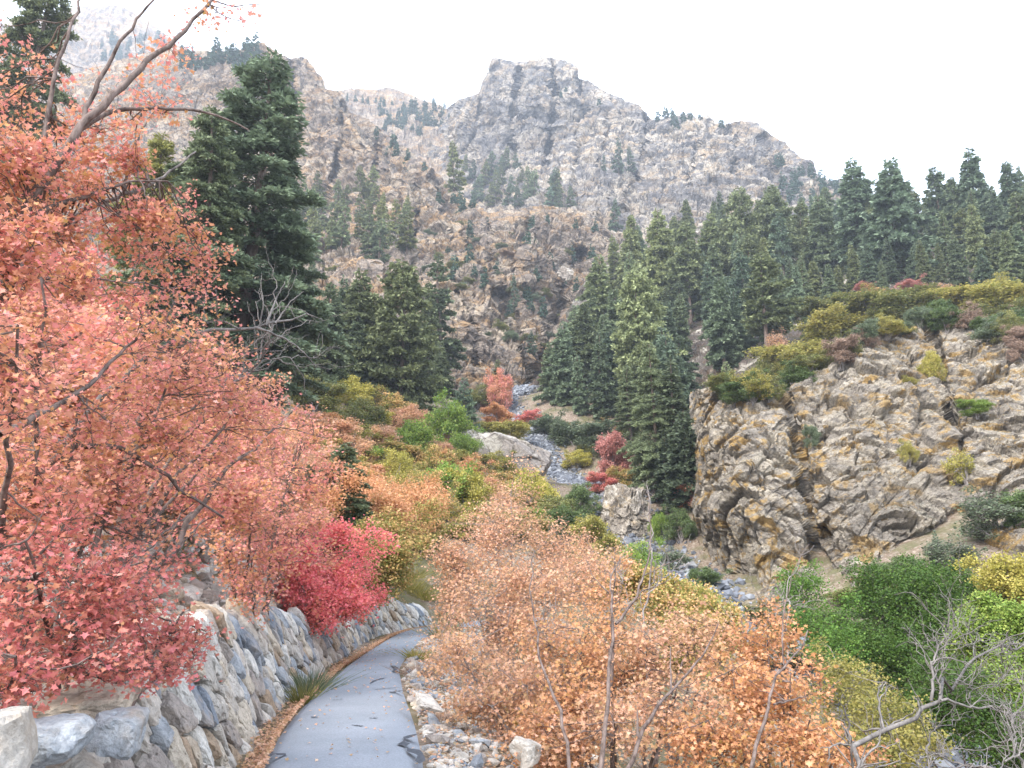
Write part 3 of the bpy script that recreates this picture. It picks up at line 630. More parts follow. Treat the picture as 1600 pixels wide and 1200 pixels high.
# loose stones: gully bed, bank above the wall, right verge
def scatter_stones(name, label, pos, size, seed, sub=1, tone=(0, 1), mat=M_STONE, flat=.6):
    r = np.random.default_rng(seed); n = len(pos); protos = [stone(sub, (1, r.uniform(.6, 1), r.uniform(.35, .8)), 5, r, .2) for _ in range(8)]
    parts = []; which = r.integers(0, 8, n); M = upmats(n, flat, r)
    tn = r.uniform(*tone, n)
    for k in range(8):
        i = np.where(which == k)[0]
        if not len(i): continue
        V, T = stamp(protos[k][0], protos[k][1], pos[i], M[i], size[i]); parts.append((V, None, T, np.repeat(tn[i], len(protos[k][0]))))
    V, Q, T, A = join(parts)
    o = obj(name, mesh_np(name, V, Q, T, mat, {'rnd': A})); tag(o, label, 'stones', kind='stuff')
m, t = mat_new("gully_stone"); a = N(t, "ShaderNodeAttribute", attribute_name="rnd"); g = N(t, "ShaderNodeNewGeometry")
c = ramp(t, a.outputs['Fac'], [(0, (.085, .092, .108)), (.6, (.165, .175, .2)), (1, (.32, .33, .345))])
finish(t, mix(t, .5, c, ramp(t, noise(t, g.outputs['Position'], 3, 4), [(.3, (.5, .5, .5)), (.7, (1.2, 1.2, 1.2))]), 'MULTIPLY'), .8); M_GULLY = m
r3 = np.random.default_rng(8)
ga = np.array(gl)
def gully_pts(n, wid):
    t = r3.uniform(0.2, 1, n); gx = np.interp(t, np.linspace(0, 1, len(ga)), ga[:, 0]); gy = np.interp(t, np.linspace(0, 1, len(ga)), ga[:, 1])
    x = gx + r3.normal(0, 1, n) * wid * (1 + .3 * np.sin(gy / 9)); y = gy + r3.normal(0, 1, n)
    return x, y
x, y = gully_pts(24000, 1.15); sz = r3.lognormal(-2.3, .55, len(x)).clip(.05, .6)
scatter_stones('gully_stones', 'blue-grey stones filling the dry stream bed', np.stack([x, y, ground(x, y) + sz * .1], -1), sz, 4, 1, mat=M_GULLY)
n = 9000; y = r3.uniform(1, 28, n); e = r3.gamma(1.6, .6, n); x = wall_x(y) - .5 - e; ok = (fbm(np.stack([x, y, 0 * x], -1) / 1.6, 2, 5) > -.25); x, y = x[ok], y[ok]; sz = r3.lognormal(-3.0, .55, len(x)).clip(.02, .2)
scatter_stones('bank_stones', 'pale broken stones on the bank above the wall', np.stack([x, y, np.maximum(ground(x, y), WH(y) * .97 * (x > wall_x(y) - .95)) + sz * .2], -1), sz, 5, 2, tone=(.3, 1))
n = 9000; y = r3.uniform(3, 27, n); x = pathx(y) + pathw(y) + .03 + r3.gamma(1.6, .42, n); sz = r3.lognormal(-3.75, .55, len(x)).clip(.012, .12)
scatter_stones('verge_gravel', 'pale gravel and small stones beside the path', np.stack([x, y, ground(x, y) + sz * .25], -1), sz, 6, 1, tone=(.0, .9))

# ------------------------------------------------------------------ vegetation: conifers
def ghit(px, py, lo=2.5, hi=133):
    Y = np.exp(np.linspace(math.log(lo), math.log(hi), 500)); p = P(px, py, Y[:, None][:, 0])
    z = ground(p[:, 0], p[:, 1]); i = np.where(p[:, 2] < z)[0]
    if not len(i): return None
    return np.array([p[i[0], 0], p[i[0], 1], z[i[0]]])
def conifer_mesh(H, R, seed, nb=150, ne=16000, el=.42, ew=.13, droop=.35, rag=.35, z0=.08, power=.85, bare=.0):
    r = np.random.default_rng(seed)
    hz = z0 + (1 - z0) * np.sort(r.uniform(0, 1, nb) ** 1.0); az = np.cumsum(r.uniform(1.9, 2.9, nb))
    L = R * (1 - hz) ** power * (1 + rag * r.normal(0, 1, nb)).clip(.25, 1.6) + .03 * R
    side = 1 + .25 * np.sin(az + seed) ; L = L * side
    L *= np.where(hz < z0 + .12, .75, 1)
    up = .32 * (hz - .3) + r.normal(0, .08, nb)
    o = np.stack([np.cos(az), np.sin(az), 0 * az], -1)
    wob = .012 * H * np.stack([np.sin(hz * 5 + seed), np.cos(hz * 4 + seed), 0 * hz], -1)
    root = wob + np.stack([0 * hz, 0 * hz, hz * H], -1)
    def bpt(i, t):
        return root[i] + o[i] * (L[i] * t)[:, None] + np.array([0, 0, 1.]) * (L[i] * (up[i] * t - droop * t * t + .12 * t ** 3))[:, None]
    pr = L ** 1.6 + .02 * R; i = r.choice(nb, ne, p=pr / pr.sum())
    t = r.uniform(.12 + .25 * bare, 1, ne) ** .75
    tl = (.42 * L[i] * (1.05 - t) + .09 * R * .6); s = r.uniform(0, 1, ne); sd = r.choice([-1, 1], ne)
    perp = np.stack([-o[i][:, 1], o[i][:, 0], 0 * t], -1)
    td = o[i] * .75 + perp * sd[:, None] * .8; td[:, 2] = -.25 - .25 * r.uniform(0, 1, ne); td /= np.linalg.norm(td, axis=1, keepdims=True)
    t = np.clip(np.round(t * 7 + r.normal(0, .25, ne)) / 7, .1, 1)      # twigs leave the branch in tiers
    pos = bpt(i, t) + td * (tl * s)[:, None] + r.normal(0, .018 * R, (ne, 3)) * [1, 1, 1.1]
    d = td + r.normal(0, .45, (ne, 3)); d[:, 2] += .12; d /= np.linalg.norm(d, axis=1, keepdims=True)
    n = r.normal(size=(ne, 3)) * .7 + [0, 0, .8]; b = np.cross(d, n); b /= np.linalg.norm(b, axis=1, keepdims=True)
    ln = el * r.uniform(.6, 1.3, ne)[:, None]; wd = ew * r.uniform(.6, 1.3, ne)[:, None]
    V = np.stack([pos, pos + d * ln * .5 + b * wd, pos + d * ln, pos + d * ln * .5 - b * wd], 1).reshape(-1, 3)
    Q = np.arange(ne * 4).reshape(-1, 4)
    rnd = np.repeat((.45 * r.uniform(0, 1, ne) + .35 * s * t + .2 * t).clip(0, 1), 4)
    zz = np.linspace(0, 1, 14); tr = np.stack([.012 * H * np.sin(zz * 5 + seed), .012 * H * np.cos(zz * 4 + seed), zz * H * .99], -1)
    tr[0, 2] = -.6
    TV, TQ = tubes(tr[None], (.017 * H * (1 - zz) ** .8 + .02)[None], 7)
    k = np.arange(nb); u = np.linspace(0, .92, 5)
    BP = np.stack([bpt(k, np.full(nb, a)) for a in u], 1)
    BV, BQ = tubes(BP, np.broadcast_to((.035 * (1 - u) + .008)[None], (nb, 5)) * (L / R + .3)[:, None], 3)
    return (V, Q, rnd), (np.concatenate([TV, BV]), np.concatenate([TQ, BQ + len(TV)]))
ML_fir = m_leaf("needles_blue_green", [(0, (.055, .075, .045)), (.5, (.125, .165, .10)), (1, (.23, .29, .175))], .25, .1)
CON = {}
def con_proto(key, *a, **k):
    (V, Q, A), (TV, TQ) = conifer_mesh(*a, **k)
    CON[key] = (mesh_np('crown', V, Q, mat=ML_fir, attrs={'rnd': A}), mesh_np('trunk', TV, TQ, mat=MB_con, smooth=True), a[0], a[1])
con_proto('narrow', 20, 3.0, 1, nb=130, ne=15000, el=.6, ew=.15, rag=.3)
con_proto('narrow2', 20, 2.6, 2, nb=110, ne=12000, el=.6, ew=.15, rag=.45, z0=.14)
con_proto('mid', 20, 4.2, 3, nb=150, ne=19000, el=.65, ew=.17, rag=.3)
con_proto('mid2', 20, 3.9, 4, nb=150, ne=18000, el=.65, ew=.17, rag=.4, droop=.45, z0=.12)
con_proto('broad', 20, 5.6, 5, nb=170, ne=26000, el=.6, ew=.16, rag=.3, droop=.15, power=.62, z0=.05)
con_proto('ragged', 20, 3.6, 6, nb=90, ne=10000, el=.65, ew=.17, rag=.55, z0=.3, droop=.2, power=.6)
con_proto('thin', 20, 1.9, 7, nb=90, ne=8000, el=.5, ew=.14, rag=.5, z0=.1, power=.6)
con_proto('bushy', 10, 3.2, 8, nb=90, ne=15000, el=.4, ew=.11, rag=.25, droop=.1, power=.7, z0=.03)
con_proto('tiny', 10, 2.2, 9, nb=50, ne=2600, el=.55, ew=.2, rag=.35, z0=.03, power=.8)
con_proto('tiny2', 10, 1.7, 10, nb=46, ne=2200, el=.55, ew=.2, rag=.4, z0=.05, power=.7)
con_proto('tall', 20, 3.8, 12, nb=190, ne=85000, el=.27, ew=.06, rag=.3, droop=.42, z0=.1, power=.75)
con_proto('tall2', 20, 3.3, 13, nb=180, ne=70000, el=.27, ew=.06, rag=.35, droop=.4, z0=.2, power=.7)
def tree_thing(kind, p, crown, trunk, sx, sz, label, cat, group=None, col=(1, 1, 1), mat=None, rz=None, r=rng, lean=0):
    e = bpy.data.objects.new(kind, None); COL.objects.link(e); e.location = p; e.empty_display_size = .5
    e.rotation_euler = (r.normal(0, .02) + lean, r.normal(0, .02), r.uniform(0, 6.28) if rz is None else rz); e.scale = (sx, sx, sz)
    tag(e, label, cat, group)
    c = obj('crown', crown, e); c.color = (*col, 1)
    if mat: c.material_slots[0].link = 'OBJECT'; c.material_slots[0].material = mat
    obj('trunk', trunk, e)
    return e
rc = np.random.default_rng(77)
def conifer(key, p, h, label, group=None, wf=1.0, tint=None, hue=None):
    cm, tm, H0, R0 = CON[key]
    k = h / H0
    if tint is None: tint = rc.uniform(.8, 1.25)
    hu = rc.uniform(0, 1) if hue is None else hue            # 0 blue-green, 1 yellow-green
    col = (tint * (.95 + .45 * hu), tint * (1.0 + .06 * hu), tint * (1.12 - .55 * hu))
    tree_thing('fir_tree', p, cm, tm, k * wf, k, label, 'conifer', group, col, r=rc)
def base_at(sh, px, py):
    if isinstance(sh, tuple):
        p = P(px, py, sh[1]); p[2] = gz(p[0], p[1]); return p
    if sh == 'g':
        p = ghit(px, py)
        return p if p is not None else on('forest_hillside', px, py)
    return np.array(on(sh, px, py), float)
def hpx(p, px, top):
    """height that reaches the pixel row `top` above point p"""
    return max(float(P(px, top, p[1])[2] - p[2]), .8)
S_, G_, M_, A_, K_ = 'mountain_left_spur', 'g', 'mountain_saddle', 'mountain_peak', 'forest_hillside'
firs = [  # kind, sheet, px, base row, top row, width factor, label, tint, hue
 ('tall', G_, 372, 640, 92, 1.35, 'huge dark blue-green spruce rising behind the left maples', 1.0, .15),
 ('tall2', G_, 300, 640, 175, 1.1, 'tall spruce partly hidden by orange maple left of the huge one', .95, .35),
 ('tall', G_, 215, 560, 205, 1.0, 'olive green conifer behind the leaning maple trunk on the left', 1.2, 1.0),
 ('tall2', G_, 430, 650, 330, 1.3, 'shorter spruce leaning out at the right foot of the huge spruce', 1.0, .2),
 ('broad', G_, 622, 648, 408, .95, 'broad rounded conifer, the widest of the stand below the left cliff', .85, .55),
 ('mid', G_, 556, 628, 414, 1.0, 'dark conifer directly left of the broad rounded one', .8, .5),
 ('mid2', G_, 508, 640, 440, .9, 'dark conifer at the left end of the stand below the cliff', .8, .3),
 ('narrow', G_, 533, 600, 432, 1.0, 'slim dark fir squeezed between two conifers of the left stand', .75, .2),
 ('thin', G_, 683, 600, 398, 1.3, 'slim column-like fir at the right end of the left stand', .85, .25),
 ('narrow2', G_, 668, 600, 440, 1.0, 'dark fir just behind the slim column-like fir', .8, .4),
 ('narrow', G_, 646, 648, 505, 1.35, 'pointed dark fir in front of the broad rounded conifer', .85, .3),
 ('bushy', G_, 582, 622, 556, 1.0, 'small blue-grey spruce at the foot of the left stand', 1.4, .0),
 ('bushy', G_, 724, 674, 590, .85, 'small rounded blue-green spruce among orange and lime shrubs', 1.1, .1),
 ('bushy', G_, 636, 655, 600, .5, 'little dark green fir below the pointed fir', .9, .4),
 ('tall', ('y', 25.0), 541, 862, 692, 1.7, 'dark green fir growing amid the coral maples on the left bank', .95, .35),
 ('tall2', G_, 478, 812, 725, 1.7, 'low dark fir poking out of maples left of the bank fir', 1.0, .5),
 ('tall', G_, 1022, 775, 535, 1.0, 'tall light-tipped fir with bare lower trunk above the rock knob', 1.15, .4),
 ('tall2', G_, 985, 728, 572, 1.15, 'light-tipped fir leaning left of the tall one above the knob', 1.1, .4),
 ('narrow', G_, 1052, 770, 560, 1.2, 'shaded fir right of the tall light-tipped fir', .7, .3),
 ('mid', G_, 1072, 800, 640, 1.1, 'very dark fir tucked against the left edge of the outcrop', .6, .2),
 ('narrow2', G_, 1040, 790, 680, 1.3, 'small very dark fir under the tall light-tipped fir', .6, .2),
 ('narrow', K_, 904, 655, 556, 1.1, 'fir with a pale visible trunk near the red shrub by the gully', 1.0, .2),
 ('mid', K_, 880, 642, 500, .9, 'blue-green fir behind the gully firs on the right bank', .9, .2),
 ('narrow2', K_, 872, 640, 525, 1.1, 'fir with thin pale stem second from the gully', .95, .35),
 ('narrow', K_, 857, 636, 533, 1.3, 'leftmost fir of the right bank, standing next to the gully', .95, .35),
 ('narrow', K_, 940, 650, 575, 1.1, 'small dark fir right of the gully firs', .7, .2),
 ('mid', K_, 897, 600, 475, 1.0, 'hazy blue-green fir above the gully firs', .9, .3),
 ('broad', K_, 1000, 640, 415, .8, 'largest hazy olive conifer in the middle of the right slope', 1.1, .55),
 ('mid', K_, 935, 560, 398, 1.0, 'tall conifer at the upper left corner of the right forest', .95, .5),
 ('mid2', K_, 965, 600, 450, 1.0, 'dark conifer between the corner conifer and the largest hazy one', .8, .3),
 ('mid', K_, 1032, 500, 322, .9, 'pointed green conifer rising against the pale cliff', 1.05, .6),
 ('mid2', K_, 985, 480, 335, .9, 'conifer left of the pointed one against the pale cliff', 1.0, .6),
 ('ragged', K_, 1080, 500, 350, 1.0, 'conifer with open crown and visible trunk above the brown clearing', .9, .5),
 ('mid', K_, 1112, 470, 330, 1.0, 'conifer below the small slab cliff on the right slope', .95, .5),
 ('broad', K_, 1158, 460, 295, .8, 'bushy conifer standing highest left of centre in the right forest', .85, .5),
 ('broad', K_, 1222, 450, 290, .8, 'dense dark conifer below the right shoulder of the mountain', .8, .45),
 ('ragged', K_, 1190, 560, 395, 1.3, 'pine with a long bare brown trunk above the shrubs', .85, .5),
 ('mid2', K_, 1130, 580, 430, 1.0, 'blue-green conifer left of the bare-trunked pine', .85, .2),
 ('mid2', K_, 1152, 560, 475, 1.0, 'small conifer just left of the bare brown trunk', .9, .1),
 ('mid', K_, 1345, 430, 246, 1.05, 'tall sky-line fir, leftmost against the white sky', .85, .1),
 ('mid', K_, 1406, 430, 246, 1.15, 'wide sky-line fir, second from left against the white sky', .85, .1),
 ('ragged', K_, 1474, 400, 262, 1.0, 'thin ragged sky-line fir between two fuller ones', .8, .2),
 ('mid2', K_, 1500, 400, 275, 1.0, 'dull green sky-line fir right of the ragged one', .85, .3),
 ('narrow', K_, 1535, 400, 230, 1.2, 'tallest sharply pointed fir on the right sky line', .8, .1),
 ('mid2', K_, 1588, 390, 255, 1.0, 'sky-line fir at the right edge of the picture', .75, .1),
 ('mid', K_, 1562, 400, 290, 1.0, 'lower sky-line fir left of the edge one', .75, .2),
 ('mid', K_, 1290, 440, 300, 1.0, 'conifer just left of the sky-line firs', .85, .3),
 ('bushy', G_, 1466, 886, 828, .5, 'small dark blue fir at the foot of the crag above green bushes', .8, .1),
 ('bushy', K_, 1130, 610, 565, .9, 'low green conifer bush on top of the outcrop left corner', 1.2, .5),
 ('tiny', S_, 826, 558, 517, 1.0, 'small dark fir alone at the lower right of the left cliff', .8, .1),
 ('tiny', S_, 800, 480, 428, .6, 'slender fir clinging to the middle of the left cliff', .8, .1),
 ('tiny', A_, 962, 360, 310, .7, 'dark pointed fir beside the pale slab under the peak', .8, .1),
 ('tiny', A_, 944, 282, 240, .6, 'left tree of the dark trio on the peak face', .75, .1),
 ('tiny2', A_, 967, 280, 215, .7, 'tallest tree of the dark trio on the peak face', .75, .1),
 ('tiny', A_, 982, 272, 228, .7, 'right tree of the dark trio on the peak face', .75, .1),
 ('tiny', A_, 868, 312, 262, .8, 'pointed blue-green fir at the foot of the peak', .85, .1),
 ('tiny', S_, 710, 262, 222, .8, 'yellowish green fir on the spur below the saddle', 1.0, .7),
 ('tall', G_, 5, 420, -60, .8, 'dark conifer bough in the top left corner of the picture', .8, .5),
]
for key, sh, px, by, ty, wf, lab, ti, hu in firs:
    p = base_at(sh, px, by); ti = ti * (1.4 if sh == K_ else 1.15); conifer(key, p - [0, 0, .4], hpx(p, px, ty) + .4, lab, None, wf, ti, hu)  # firs of the right slope tinted paler: haze put into their colour
def inside(poly_, x, y):
    c = False; n = len(poly_)
    for i in range(n):
        x1, y1 = poly_[i]; x2, y2 = poly_[(i + 1) % n]
        if (y1 > y) != (y2 > y) and x < (x2 - x1) * (y - y1) / (y2 - y1) + x1: c = not c
    return c
FAR = []
def fill(sh, pg, n, keys, hm, label, group, ti=(.75, 1.15), hu=(0, .7), gap=9, wf=1.0, far=False):
    ti = (ti[0] * 1.2, ti[1] * 1.3)
    """n trees of height hm metres on sheet sh with their feet inside the region pg"""
    xs_ = [a for a, b in pg]; ys_ = [b for a, b in pg]; put = []; k = 0
    while len(put) < n and k < 6000:
        k += 1; x = rc.uniform(min(xs_), max(xs_)); y = rc.uniform(min(ys_), max(ys_))
        if not inside(pg, x, y) or any((x - a) ** 2 + (y - b) ** 2 < gap * gap for a, b in put): continue
        p = base_at(sh, x, y)
        put.append((x, y)); h = rc.uniform(*hm)
        if far: FAR.append((p - [0, 0, .5], h, wf)); continue
        q_ = (h - hm[0]) / (hm[1] - hm[0]); t__, hu_ = rc.uniform(*ti), rc.uniform(*hu); hq = (hu_ - hu[0]) / (hu[1] - hu[0])
        lb = '%s %s conifer, %s %s part of %s' % ('short' if q_ < .33 else 'middling' if q_ < .67 else 'tall', 'blue-green' if hq < .33 else 'dull green' if hq < .67 else 'olive',
            'upper' if y < (min(ys_) + max(ys_)) / 2 else 'lower', 'left' if x < min(xs_) + (max(xs_) - min(xs_)) * .33 else 'middle' if x < min(xs_) + (max(xs_) - min(xs_)) * .67 else 'right', label)
        conifer(keys[rc.integers(len(keys))], p - [0, 0, .5], h, lb, group, wf * rc.uniform(.85, 1.2), t__, hu_)
        continue
        conifer(keys[rc.integers(len(keys))], p - [0, 0, .5], h, label, group, wf * rc.uniform(.85, 1.2), rc.uniform(*ti), rc.uniform(*hu))
fill(K_, [(925, 470), (1000, 400), (1110, 372), (1300, 362), (1620, 350), (1900, 340), (1900, 430), (1620, 430), (1400, 440), (1250, 480), (1150, 520), (1000, 560)], 124, ['mid', 'mid2', 'narrow', 'ragged', 'narrow', 'narrow2'], (11, 20), 'the upper right forest', 'conifers of the upper right forest', gap=14)
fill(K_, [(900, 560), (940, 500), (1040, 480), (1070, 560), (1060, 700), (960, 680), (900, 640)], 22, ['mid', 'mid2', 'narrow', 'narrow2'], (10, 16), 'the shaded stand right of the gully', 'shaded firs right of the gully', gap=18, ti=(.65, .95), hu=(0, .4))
fill(K_, [(1110, 520), (1180, 500), (1240, 480), (1330, 440), (1330, 470), (1220, 540), (1130, 590)], 16, ['mid', 'mid2', 'narrow'], (8, 13), 'the forest edge above the shrubs', 'firs at the lower forest edge', gap=16)
fill(K_, [(1330, 425), (1630, 415), (1630, 455), (1480, 455), (1360, 462)], 16, ['mid', 'narrow', 'mid2'], (7, 11), 'the row under the sky-line firs', 'firs in front of the sky-line firs', gap=14)
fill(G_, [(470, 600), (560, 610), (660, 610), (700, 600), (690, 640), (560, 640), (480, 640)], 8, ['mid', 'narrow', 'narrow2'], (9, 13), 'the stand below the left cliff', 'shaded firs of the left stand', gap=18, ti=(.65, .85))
fill(S_, [(440, 300), (560, 300), (640, 330), (640, 400), (560, 420), (440, 400)], 34, ['tiny', 'tiny2'], (9, 17), 'the slope right of the huge spruce', 'conifers scattered over the left mountain slope', gap=14, hu=(.3, .9))
fill(S_, [(440, 400), (500, 400), (480, 470), (440, 520)], 6, ['tiny', 'tiny2'], (7, 11), 'the slope right of the huge spruce', 'conifers scattered over the left mountain slope', gap=14, hu=(.3, .9))
fill(S_, [(640, 400), (760, 340), (930, 360), (930, 420), (860, 520), (760, 480)], 26, ['tiny', 'tiny2'], (4, 8), 'the cliffs left of the gully', 'small firs dotted over the left cliffs', far=True, gap=17)
fill(S_, [(600, 215), (700, 300), (760, 335), (740, 350), (640, 290), (570, 220)], 12, ['tiny', 'tiny2'], (6, 10), 'the crest of the left spur', 'firs along the spur crest', far=True, gap=12)
fill(A_, [(720, 270), (790, 250), (880, 300), (900, 330), (800, 330), (750, 320)], 26, ['tiny', 'tiny2'], (12, 20), 'the hollow under the peak', 'firs in the hollow under the peak', gap=11)
fill(M_, [(590, 165), (680, 170), (700, 190), (660, 215), (600, 205)], 36, ['tiny', 'tiny2'], (8, 14), 'one of the tiny dark conifers crowded on the saddle left of the peak', 'tiny conifers on the saddle', far=True, gap=6, ti=(.6, .8), hu=(0, .3))
fill(M_, [(520, 148), (700, 168), (700, 176), (520, 156)], 16, ['tiny2', 'tiny'], (6, 10), 'one of the tiny trees outlined along the saddle sky line', 'trees on the saddle sky line', far=True, gap=7, ti=(.5, .7), hu=(0, .3), wf=.8)
fill(S_, [(270, 90), (400, 85), (400, 110), (330, 120), (270, 105)], 16, ['tiny', 'tiny2'], (10, 16), 'one of the trees on the high ridge behind the huge spruce', 'trees on the upper left ridge', far=True, gap=8, ti=(.6, .8), hu=(0, .3))
fill('mountain_far_ridge', [(150, 60), (240, 60), (262, 75), (200, 100), (150, 90)], 18, ['tiny', 'tiny2'], (12, 20), 'one of the hazy trees on the far left summit', 'trees on the far left summit', far=True, gap=8, ti=(.6, .8), hu=(0, .3))
fill(A_, [(1010, 188), (1080, 182), (1110, 190), (1140, 200), (1020, 215)], 9, ['tiny', 'tiny2'], (7, 12), 'one of the small trees along the sky line right of the peak', 'trees on the right shoulder sky line', far=True, gap=10, ti=(.5, .8), hu=(0, .3))
fill(A_, [(1190, 240), (1280, 290), (1330, 310), (1300, 330), (1230, 320)], 14, ['tiny', 'tiny2'], (9, 14), 'one of the firs going down the right shoulder of the mountain', 'firs on the right mountain shoulder', far=True, gap=11, ti=(.6, .9), hu=(0, .4))
fill(A_, [(700, 165), (760, 155), (900, 130), (960, 160), (950, 175), (800, 140), (700, 190)], 8, ['tiny2'], (5, 9), 'one of the tiny trees scattered high on the peak', 'tiny trees high on the peak', far=True, gap=14, ti=(.5, .8), hu=(0, .3))
# the farthest trees, each only a few pixels tall, are one mass
fp = [conifer_mesh(10, 2.0, 50 + k, nb=34, ne=700, el=.9, ew=.36, rag=.4, z0=.03, power=.75) for k in range(3)]
parts = []
for i, (p, h, wf) in enumerate(FAR):
    (V, Q, A), (TV, TQ) = fp[i % 3]; a_ = rc.uniform(0, 6.28); k = h / 10
    Rz = np.array([[math.cos(a_), -math.sin(a_), 0], [math.sin(a_), math.cos(a_), 0], [0, 0, 1]])
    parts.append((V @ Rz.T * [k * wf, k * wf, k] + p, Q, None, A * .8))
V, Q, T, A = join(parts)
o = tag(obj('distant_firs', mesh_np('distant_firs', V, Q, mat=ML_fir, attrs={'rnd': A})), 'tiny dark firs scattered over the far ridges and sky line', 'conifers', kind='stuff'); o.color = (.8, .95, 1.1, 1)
# bare dead snags in the right forest
def snag(px, by, ty, lab, lean):
    p = base_at(K_, px, by); h = hpx(p, px, ty); r = rc; zz = np.linspace(0, 1, 10)
    tr = np.stack([lean * h * zz, .05 * h * np.sin(zz * 3), zz * h], -1); tr[0, 2] = -.5
    V, Q = tubes(tr[None], (.02 * h * (1 - .8 * zz))[None], 6)
    nb = 14; hz = r.uniform(.3, .95, nb); az = r.uniform(0, 6.28, nb); L = h * .12 * (1.1 - hz); u = np.linspace(0, 1, 4)
    BP = np.stack([np.stack([lean * h * hz + np.cos(az) * L * a, .05 * h * np.sin(hz * 3) + np.sin(az) * L * a, hz * h - L * .3 * a * a], -1) for a in u], 1)
    V2, Q2 = tubes(BP, np.broadcast_to((.05 * (1 - .8 * u))[None], (nb, 4)), 3)
    e = tag(obj('dead_tree', mesh_np('dead_tree', np.concatenate([V, V2]), np.concatenate([Q, Q2 + len(V)]), mat=MB_pale, smooth=True), loc=p), lab, 'dead tree')
for a in [(1312, 400, 330, 'leaning bare grey trunk standing in the upper right forest', -.25), (1296, 480, 425, 'short bleached snag at the shrub line of the right slope', -.2), (1480, 370, 300, 'bare reddish trunk leaning below the sky-line firs', -.2), (1326, 500, 468, 'broken pale snag among olive shrubs on the right slope', -.15), (1443, 548, 500, 'grey dead stump on the rocks above the outcrop', -.02), (1396, 440, 405, 'thin dead trunk next to the pink shrubs up the slope', -.3)]:
    snag(*a)

# ------------------------------------------------------------------ vegetation: broad-leaved trees and shrubs
half = [(0, 0), (.42, -.12), (.30, .2), (.8, .42), (.34, .56)]
out = half + [(0, 1.1)] + [(-a, b) for a, b in half[:0:-1]]
MAPV = np.array([(0, .3, 0)] + [(a, b, .22 * abs(a) - .1 * b * b) for a, b in out]); MAPF = np.array([(0, 1 + i, 1 + (i + 1) % len(out)) for i in range(len(out))])
MAPV = MAPV * [.85, .85, .85] - [0, .4, 0]
MIDV = np.array([(0, -.5, 0), (.5, .05, .14), (0, .6, -.05), (-.5, .05, .14)]); MIDF = np.array([(0, 1, 2), (0, 2, 3)])
def leaf_cloud(centres, rad, per, size, r, tmpl='mid', spread=.9, flat=.75, tone=None):
    n = len(centres) * per
    c = np.repeat(centres, per, 0); rr = np.repeat(np.broadcast_to(rad, (len(centres),)), per)
    d = r.normal(size=(n, 3)) * [1, 1, flat]
    pos = c + d * (rr * .55)[:, None]
    M = upmats(n, spread, r); sz = size * r.uniform(.6, 1.25, n)
    tV, tF = (MAPV, MAPF) if tmpl == 'map' else (MIDV, MIDF)
    if tmpl == 'map': sz = sz * .62 * r.choice([.75, 1.0, 1.25], n)
    V, T = stamp(tV, tF, pos, M, sz)
    tone = r.uniform(0, 1, len(centres)) if tone is None else tone
    a = (.55 * np.repeat(tone, per) + .45 * r.uniform(0, 1, n)).clip(0, 1)
    return V, T, np.repeat(a, len(tV))
def bez(a, b, sag, r, K=5, jit=.08):
    u = np.linspace(0, 1, K)[None, :, None]; L = np.linalg.norm(b - a, axis=1)[:, None, None]
    mid = (a + b) / 2 + np.stack([0 * L[:, 0, 0], 0 * L[:, 0, 0], sag * L[:, 0, 0]], -1) + r.normal(0, jit, a.shape) * L[:, 0]
    p = (1 - u) ** 2 * a[:, None] + 2 * u * (1 - u) * mid[:, None] + u ** 2 * b[:, None]
    p[:, 1:-1] += r.normal(0, .02, p[:, 1:-1].shape) * L
    return p
def nearest(nodes, c, k_up=1.0):
    d = c[:, None] - nodes[None]; w = (d ** 2).sum(-1) + k_up * np.maximum(-d[..., 2], 0) ** 2
    w = w * np.random.default_rng(len(c)).uniform(.45, 1.6, w.shape)
    return w.argmin(1)
def build_tree(limbs, centres, crad, per, leaf, seed, tmpl='mid', twig=.006, nsec=8, spread=.9, sides=5, sag=.12, tone=None, bare=0, flat=.75):
    """limbs: [(points, r0, r1)], centres: leaf clusters that get joined to the limbs by boughs and twigs"""
    r = np.random.default_rng(seed)
    L = np.array([resample(p, 18) for p, _, _ in limbs]); R = np.array([np.linspace(a, b, 18) for _, a, b in limbs])
    L[:, 1:-1] += r.normal(0, .005, L[:, 1:-1].shape) * np.linalg.norm(L[:, -1] - L[:, 0], axis=1)[:, None, None]
    W = [tubes(L, R, 7)]
    nodes = L[:, 4:].reshape(-1, 3)
    if len(centres):
        ns = max(3, len(centres) // nsec); sec = centres[r.choice(len(centres), ns, replace=False)]
        B = bez(nodes[nearest(nodes, sec)], sec, -sag * .5, r, 7, .1)
        W.append(tubes(B, np.broadcast_to(np.linspace(twig * 2.6, twig * 1.1, 7)[None], B.shape[:2]), sides))
        nodes = np.concatenate([nodes, B[:, 2:].reshape(-1, 3)])
        tw = bez(nodes[nearest(nodes, centres)], centres, sag, r, 5)
        W.append(tubes(tw, np.broadcast_to(np.linspace(twig * 1.1, twig * .4, 5)[None], tw.shape[:2]), 3))
        a = np.repeat(centres, 2, 0); v = r.normal(size=a.shape); v[:, 2] = abs(v[:, 2]) * .7
        b = a + v * (np.repeat(np.broadcast_to(crad, (len(centres),)), 2) * .8)[:, None]
        s = bez(a, b, .1, r, 3); W.append(tubes(s, np.broadcast_to(np.array([twig * .5, twig * .35, twig * .2])[None], s.shape[:2]), 3))
    n = 0; Vs, Qs = [], []
    for V, Q in W: Vs.append(V); Qs.append(Q + n); n += len(V)
    keep = centres if not bare else centres[r.uniform(size=len(centres)) > bare]
    tk = None if tone is None else (tone if not bare else tone[:len(keep)])
    return (np.concatenate(Vs), np.concatenate(Qs)), leaf_cloud(keep, crad if np.isscalar(crad) else np.mean(crad), per, leaf, r, tmpl, spread, flat, tk)
